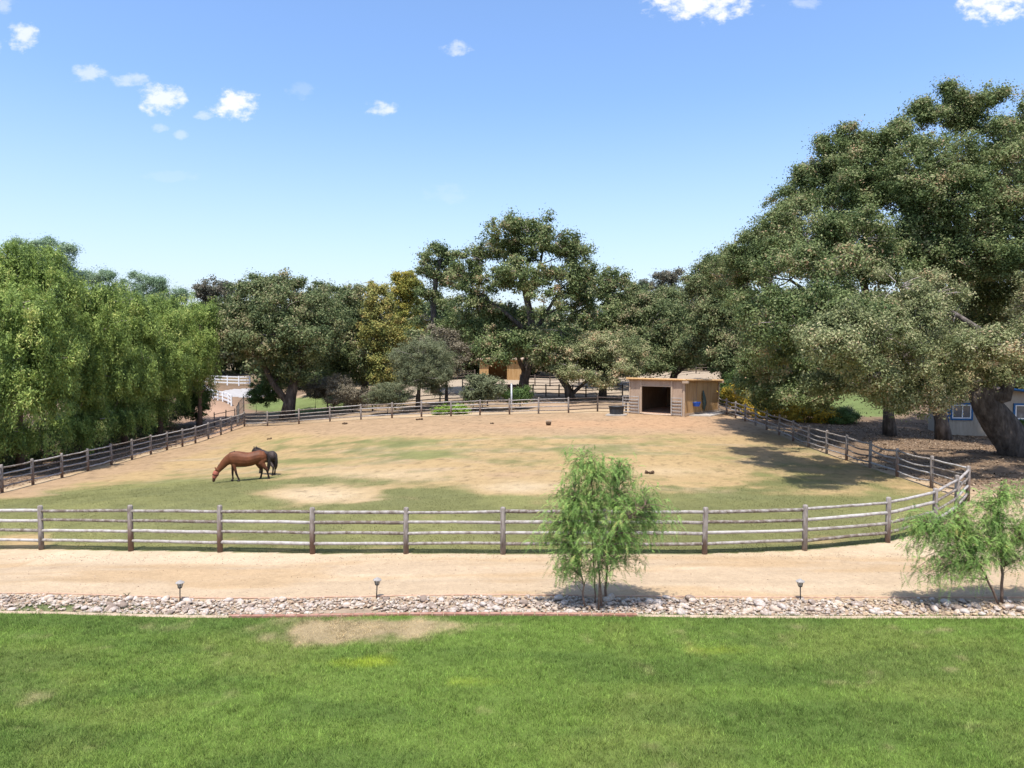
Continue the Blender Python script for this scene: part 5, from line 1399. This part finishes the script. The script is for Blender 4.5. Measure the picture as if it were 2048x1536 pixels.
shrub('shrub', 'large yellow flowering bush behind the right fence below the giant oaks', 1565, 56, [(1530, 815, 57, 30, 22), (1560, 812, 56, 26, 22), (1590, 820, 55, 26, 22)], M['flower'], spacing=.45)
shrub('shrub', 'bronze and yellow bush in the middle of the border beyond the right fence', 1630, 54, [(1615, 828, 54, 26, 20), (1640, 832, 54, 22, 18)], M['flower'], spacing=.5)
shrub('shrub', 'dark green rounded bush next to the lawn beyond the right fence', 1665, 54, [(1655, 836, 54, 22, 16), (1685, 838, 54, 20, 14)], M['shrub'])
shrub('shrub', 'dark bush with a blue cast at the end of the border by an oak trunk', 1690, 55, [(1692, 832, 55, 16, 13)], M['olive'], size=.1)
shrub('shrub', 'bright green leafy shrub lit by sun behind the first giant oak trunk', 1745, 74, [(1742, 760, 74, 20, 22), (1755, 780, 74, 16, 16)], M['lime'])
shrub('shrub', 'green shrub hiding the base of the giant oak foliage near the shelter', 1452, 66, [(1450, 780, 66, 22, 22), (1475, 770, 65, 22, 24)], M['shrub'])
p = gp(2045, 47.5)
root = empty('potted_plant', p, 0, 'leafy plant in a terracotta pot by the garden house wall', 'plant')
MB().tube([(0, 0, 0), (0, 0, .4), (0, 0, .45)], [.2, .3, .32], 12).build('pot', M['clay'], root, True)
foliage([(0, 0, .95, .5, .5, .5)], M['shrub'], root, 'leaves', .4, .3, 40, .14, .4)

# dense far wood behind everything: one mass
bl = []
u = -700
while u < 2800:
    if u < 380: vt = 612 + random.uniform(-8, 18)
    elif u < 800: vt = 612 + random.uniform(-10, 22)
    elif u < 1250: vt = 615 + random.uniform(-14, 22)
    elif u < 1480: vt = 600 + random.uniform(-8, 18)
    else: vt = 590 + random.uniform(-20, 20)
    d = random.uniform(108, 130)
    k = 0; v = vt + 22
    while v < 745:
        bl.append(wb(u + random.uniform(-14, 14), v, d + random.uniform(-6, 6), random.uniform(26, 38), random.uniform(20, 30))); v += 30
    u += 40
for u in range(600, 1500, 38):
    for v in (655, 690, 718):
        if random.random() < .75: bl.append(wb(u + random.uniform(-14, 14), v + random.uniform(-8, 8), random.uniform(100, 106), 30, 22))
o, _ = foliage(bl, M['oakdark'], None, 'far_wood', spacing=1.6, crad=1.15, per=60, size=.5)
tag(o, 'dark mass of distant woodland filling the gaps behind the oaks', 'woodland', kind='stuff')
# nearer thicket in shade behind the right oaks
bl = []
for u in range(1500, 2500, 42):
    for v in (640, 690, 735, 770):
        if 1620 < u < 1800 and v > 735: continue
        bl.append(wb(u + random.uniform(-12, 12), v + random.uniform(-8, 8), random.uniform(80, 88), 34, 28))
o, _ = foliage(bl, M['oakdark'], None, 'thicket', spacing=1.1, crad=.8, per=50, size=.36)
tag(o, 'shaded thicket beyond the lawn behind the giant oaks', 'thicket', kind='stuff')

# ------------------------------------------------------------------ feathery saplings
def sapling(label, base, trunks, blobs, nfr, seed):
    root = empty('pepper_sapling', base, 0, label, 'sapling'); off = Vector(base)
    r = np.random.default_rng(seed)
    tm = MB(); tp_ = []
    for (pts, rad) in trunks:
        P_ = [Vector(p) - off for p in pts]; k = len(P_)
        sm = []
        for i in range(k - 1):
            for j in range(3): sm.append(P_[i].lerp(P_[i + 1], j / 3) + Vector(r.normal(0, .008, 3)))
        sm.append(P_[-1]); n = len(sm)
        tm.tube(sm, [rad * (1 - .75 * i / (n - 1)) for i in range(n)], 7); tp_ += [p for i, p in enumerate(sm) if i > 1]
    TP = np.array([p[:] for p in tp_])
    blobs = [(off.x + (a - off.x) * 1.16, b_, c + .06, d_ * 1.42, e * 1.35, f * 1.08) for (a, b_, c, d_, e, f) in blobs]
    w = np.array([b[3] * b[4] * b[5] for b in blobs]) ** .66; w /= w.sum()
    bi = r.choice(len(blobs), nfr, p=w); B_ = np.array(blobs)[bi]
    d = unit(r.normal(size=(nfr, 3))); rad = r.random(nfr) ** .55
    P_ = B_[:, :3] + d * rad[:, None] * B_[:, 3:6] - np.array(off)[None]
    # twigs: every twig carries several fronds; snap fronds to twig polylines
    nt_ = nfr // 9
    tw = tm; FP = []; FD = []
    for i in range(nt_):
        e = P_[i]; dd = np.linalg.norm((TP - e) * np.array([1, 1, 1.5]) + np.array([0, 0, .3]), axis=1); a = TP[np.argmin(dd)]
        mid = (a + e) / 2 + np.array([0, 0, .16 + .12 * r.random()]); pts = []
        for t in np.linspace(0, 1, 7): pts.append((1 - t) ** 2 * a + 2 * t * (1 - t) * mid + t * t * e)
        tw.tube(pts, [.007, .006, .005, .0045, .004, .003, .002], 4, cap=False)
        for t in r.uniform(.3, 1.03, 9):
            p = (1 - t) ** 2 * a + 2 * t * (1 - t) * mid + t * t * e
            tg = 2 * (1 - t) * (mid - a) + 2 * t * (e - mid); tg = tg / (np.linalg.norm(tg) + 1e-6)
            FP.append(p + r.normal(0, .075, 3)); FD.append(tg * .5 + r.normal(0, .85, 3) + np.array([0, 0, -.2]))
    tm.build('trunk', M['pbark'], root, True)
    FP = np.array(FP); FD = unit(np.array(FD)); n = len(FP)
    Lf = r.uniform(.16, .30, n); K = 11
    verts = []; rn = []; ft = r.normal(.5, .16, n)
    up = np.array([0, 0, 1.0])
    side = unit(np.cross(FD, up) + r.normal(0, .25, (n, 3)))
    for k in range(K):
        t = (k + .5) / K
        c = FP + FD * (Lf * t)[:, None] + np.array([0, 0, -1.0]) * (Lf * t * t * .5)[:, None]
        dirv = unit(FD + np.array([0, 0, -1.0]) * t)
        ll = .062 * (1 - .55 * abs(2 * t - .9)) * r.uniform(.8, 1.2, n)
        for s in (-1, 1):
            ld2 = unit(dirv * .75 + side * s * .8 + r.normal(0, .12, (n, 3)))
            wv = unit(np.cross(ld2, np.cross(dirv, side)) + r.normal(0, .3, (n, 3))) * .0055
            tip = c + ld2 * ll[:, None]
            verts.append(np.stack([c - wv, c + wv, tip], 1)); rn.append(ft)
    v = np.stack(verts, 1).reshape(-1, 3); rr_ = np.stack(rn, 1).ravel()
    npmesh('fronds', v, 3, M['sapling'], root, np.clip(rr_ + r.normal(0, .1, len(rr_)), 0, 1))
    return root


ds = 15.75
b = gp(1195, ds)
sapling('feathery young pepper tree with several thin trunks standing in the cobble strip', b,
        [([gp(1168, 15.65)] + T((1166, 1170, 15.6), (1158, 1120, 15.6), (1150, 1060, 15.6), (1150, 980, 15.6)), .022), ([gp(1205, 15.7)] + T((1200, 1170, 15.7), (1196, 1110, 15.7), (1190, 1030, 15.7), (1180, 930, 15.7)), .03),
         ([gp(1211, 16.2)] + T((1213, 1150, 16.1), (1216, 1090, 16.0), (1228, 1020, 15.9), (1240, 950, 15.9)), .034), ([gp(1190, 15.8)] + T((1189, 1150, 15.8), (1184, 1080, 15.9), (1175, 1000, 16), (1165, 920, 16)), .018),
         ([gp(1197, 15.5)] + T((1200, 1120, 15.4), (1240, 1050, 15.2), (1290, 1010, 15.1)), .02)],
        [wb(*q) for q in [(1170, 935, 15.8, 34, 40), (1150, 985, 15.8, 46, 42), (1230, 960, 15.8, 40, 36), (1195, 1005, 15.7, 62, 46), (1265, 1010, 15.7, 46, 44), (1130, 1055, 15.6, 42, 40), (1190, 1070, 15.6, 66, 50), (1250, 1075, 15.6, 58, 44), (1305, 1040, 15.7, 36, 42),
                          (1150, 1120, 15.6, 44, 36), (1205, 1125, 15.8, 54, 40), (1125, 1150, 15.7, 20, 20), (1265, 1110, 15.8, 30, 30), (1180, 1150, 15.5, 18, 20), (1100, 1060, 15.6, 20, 20), (1090, 1090, 15.7, 14, 14), (1200, 945, 15.8, 34, 34), (1215, 1000, 15.8, 40, 30), (1165, 1040, 15.7, 40, 30)]], 5600, 3)
b = gp(2000, 15.85)
sapling('wide feathery young pepper tree with two leaning trunks near the right edge', b,
        [([gp(1996, 15.85)] + T((1985, 1180, 15.8), (1972, 1150, 15.8), (1940, 1110, 15.8), (1900, 1070, 15.7), (1860, 1050, 15.6)), .03), ([gp(2003, 15.9)] + T((2005, 1150, 15.9), (2002, 1110, 15.9), (1998, 1050, 15.9), (1995, 990, 15.9)), .036),
         ([at(2002, 1110, 15.9)] + T((2040, 1080, 15.8), (2080, 1050, 15.8)), .016)],
        [wb(*q) for q in [(1995, 1000, 15.9, 24, 34), (2000, 1050, 15.9, 32, 40), (1950, 1040, 15.8, 34, 34), (1900, 1060, 15.7, 40, 36), (1860, 1060, 15.7, 30, 34), (1890, 1110, 15.7, 46, 30), (1940, 1140, 15.7, 46, 26), (1880, 1160, 15.7, 40, 24), (2000, 1100, 15.9, 40, 30),
                          (2045, 1060, 15.9, 36, 40), (2050, 1120, 15.9, 34, 28), (2090, 1080, 15.9, 40, 50), (1845, 1100, 15.7, 20, 26), (1855, 1150, 15.7, 18, 20), (2035, 1000, 15.9, 24, 30), (1960, 1075, 15.8, 30, 30), (1950, 1020, 15.8, 34, 30), (1965, 1100, 15.8, 34, 26), (1940, 1060, 15.8, 34, 30)]], 4800, 5)
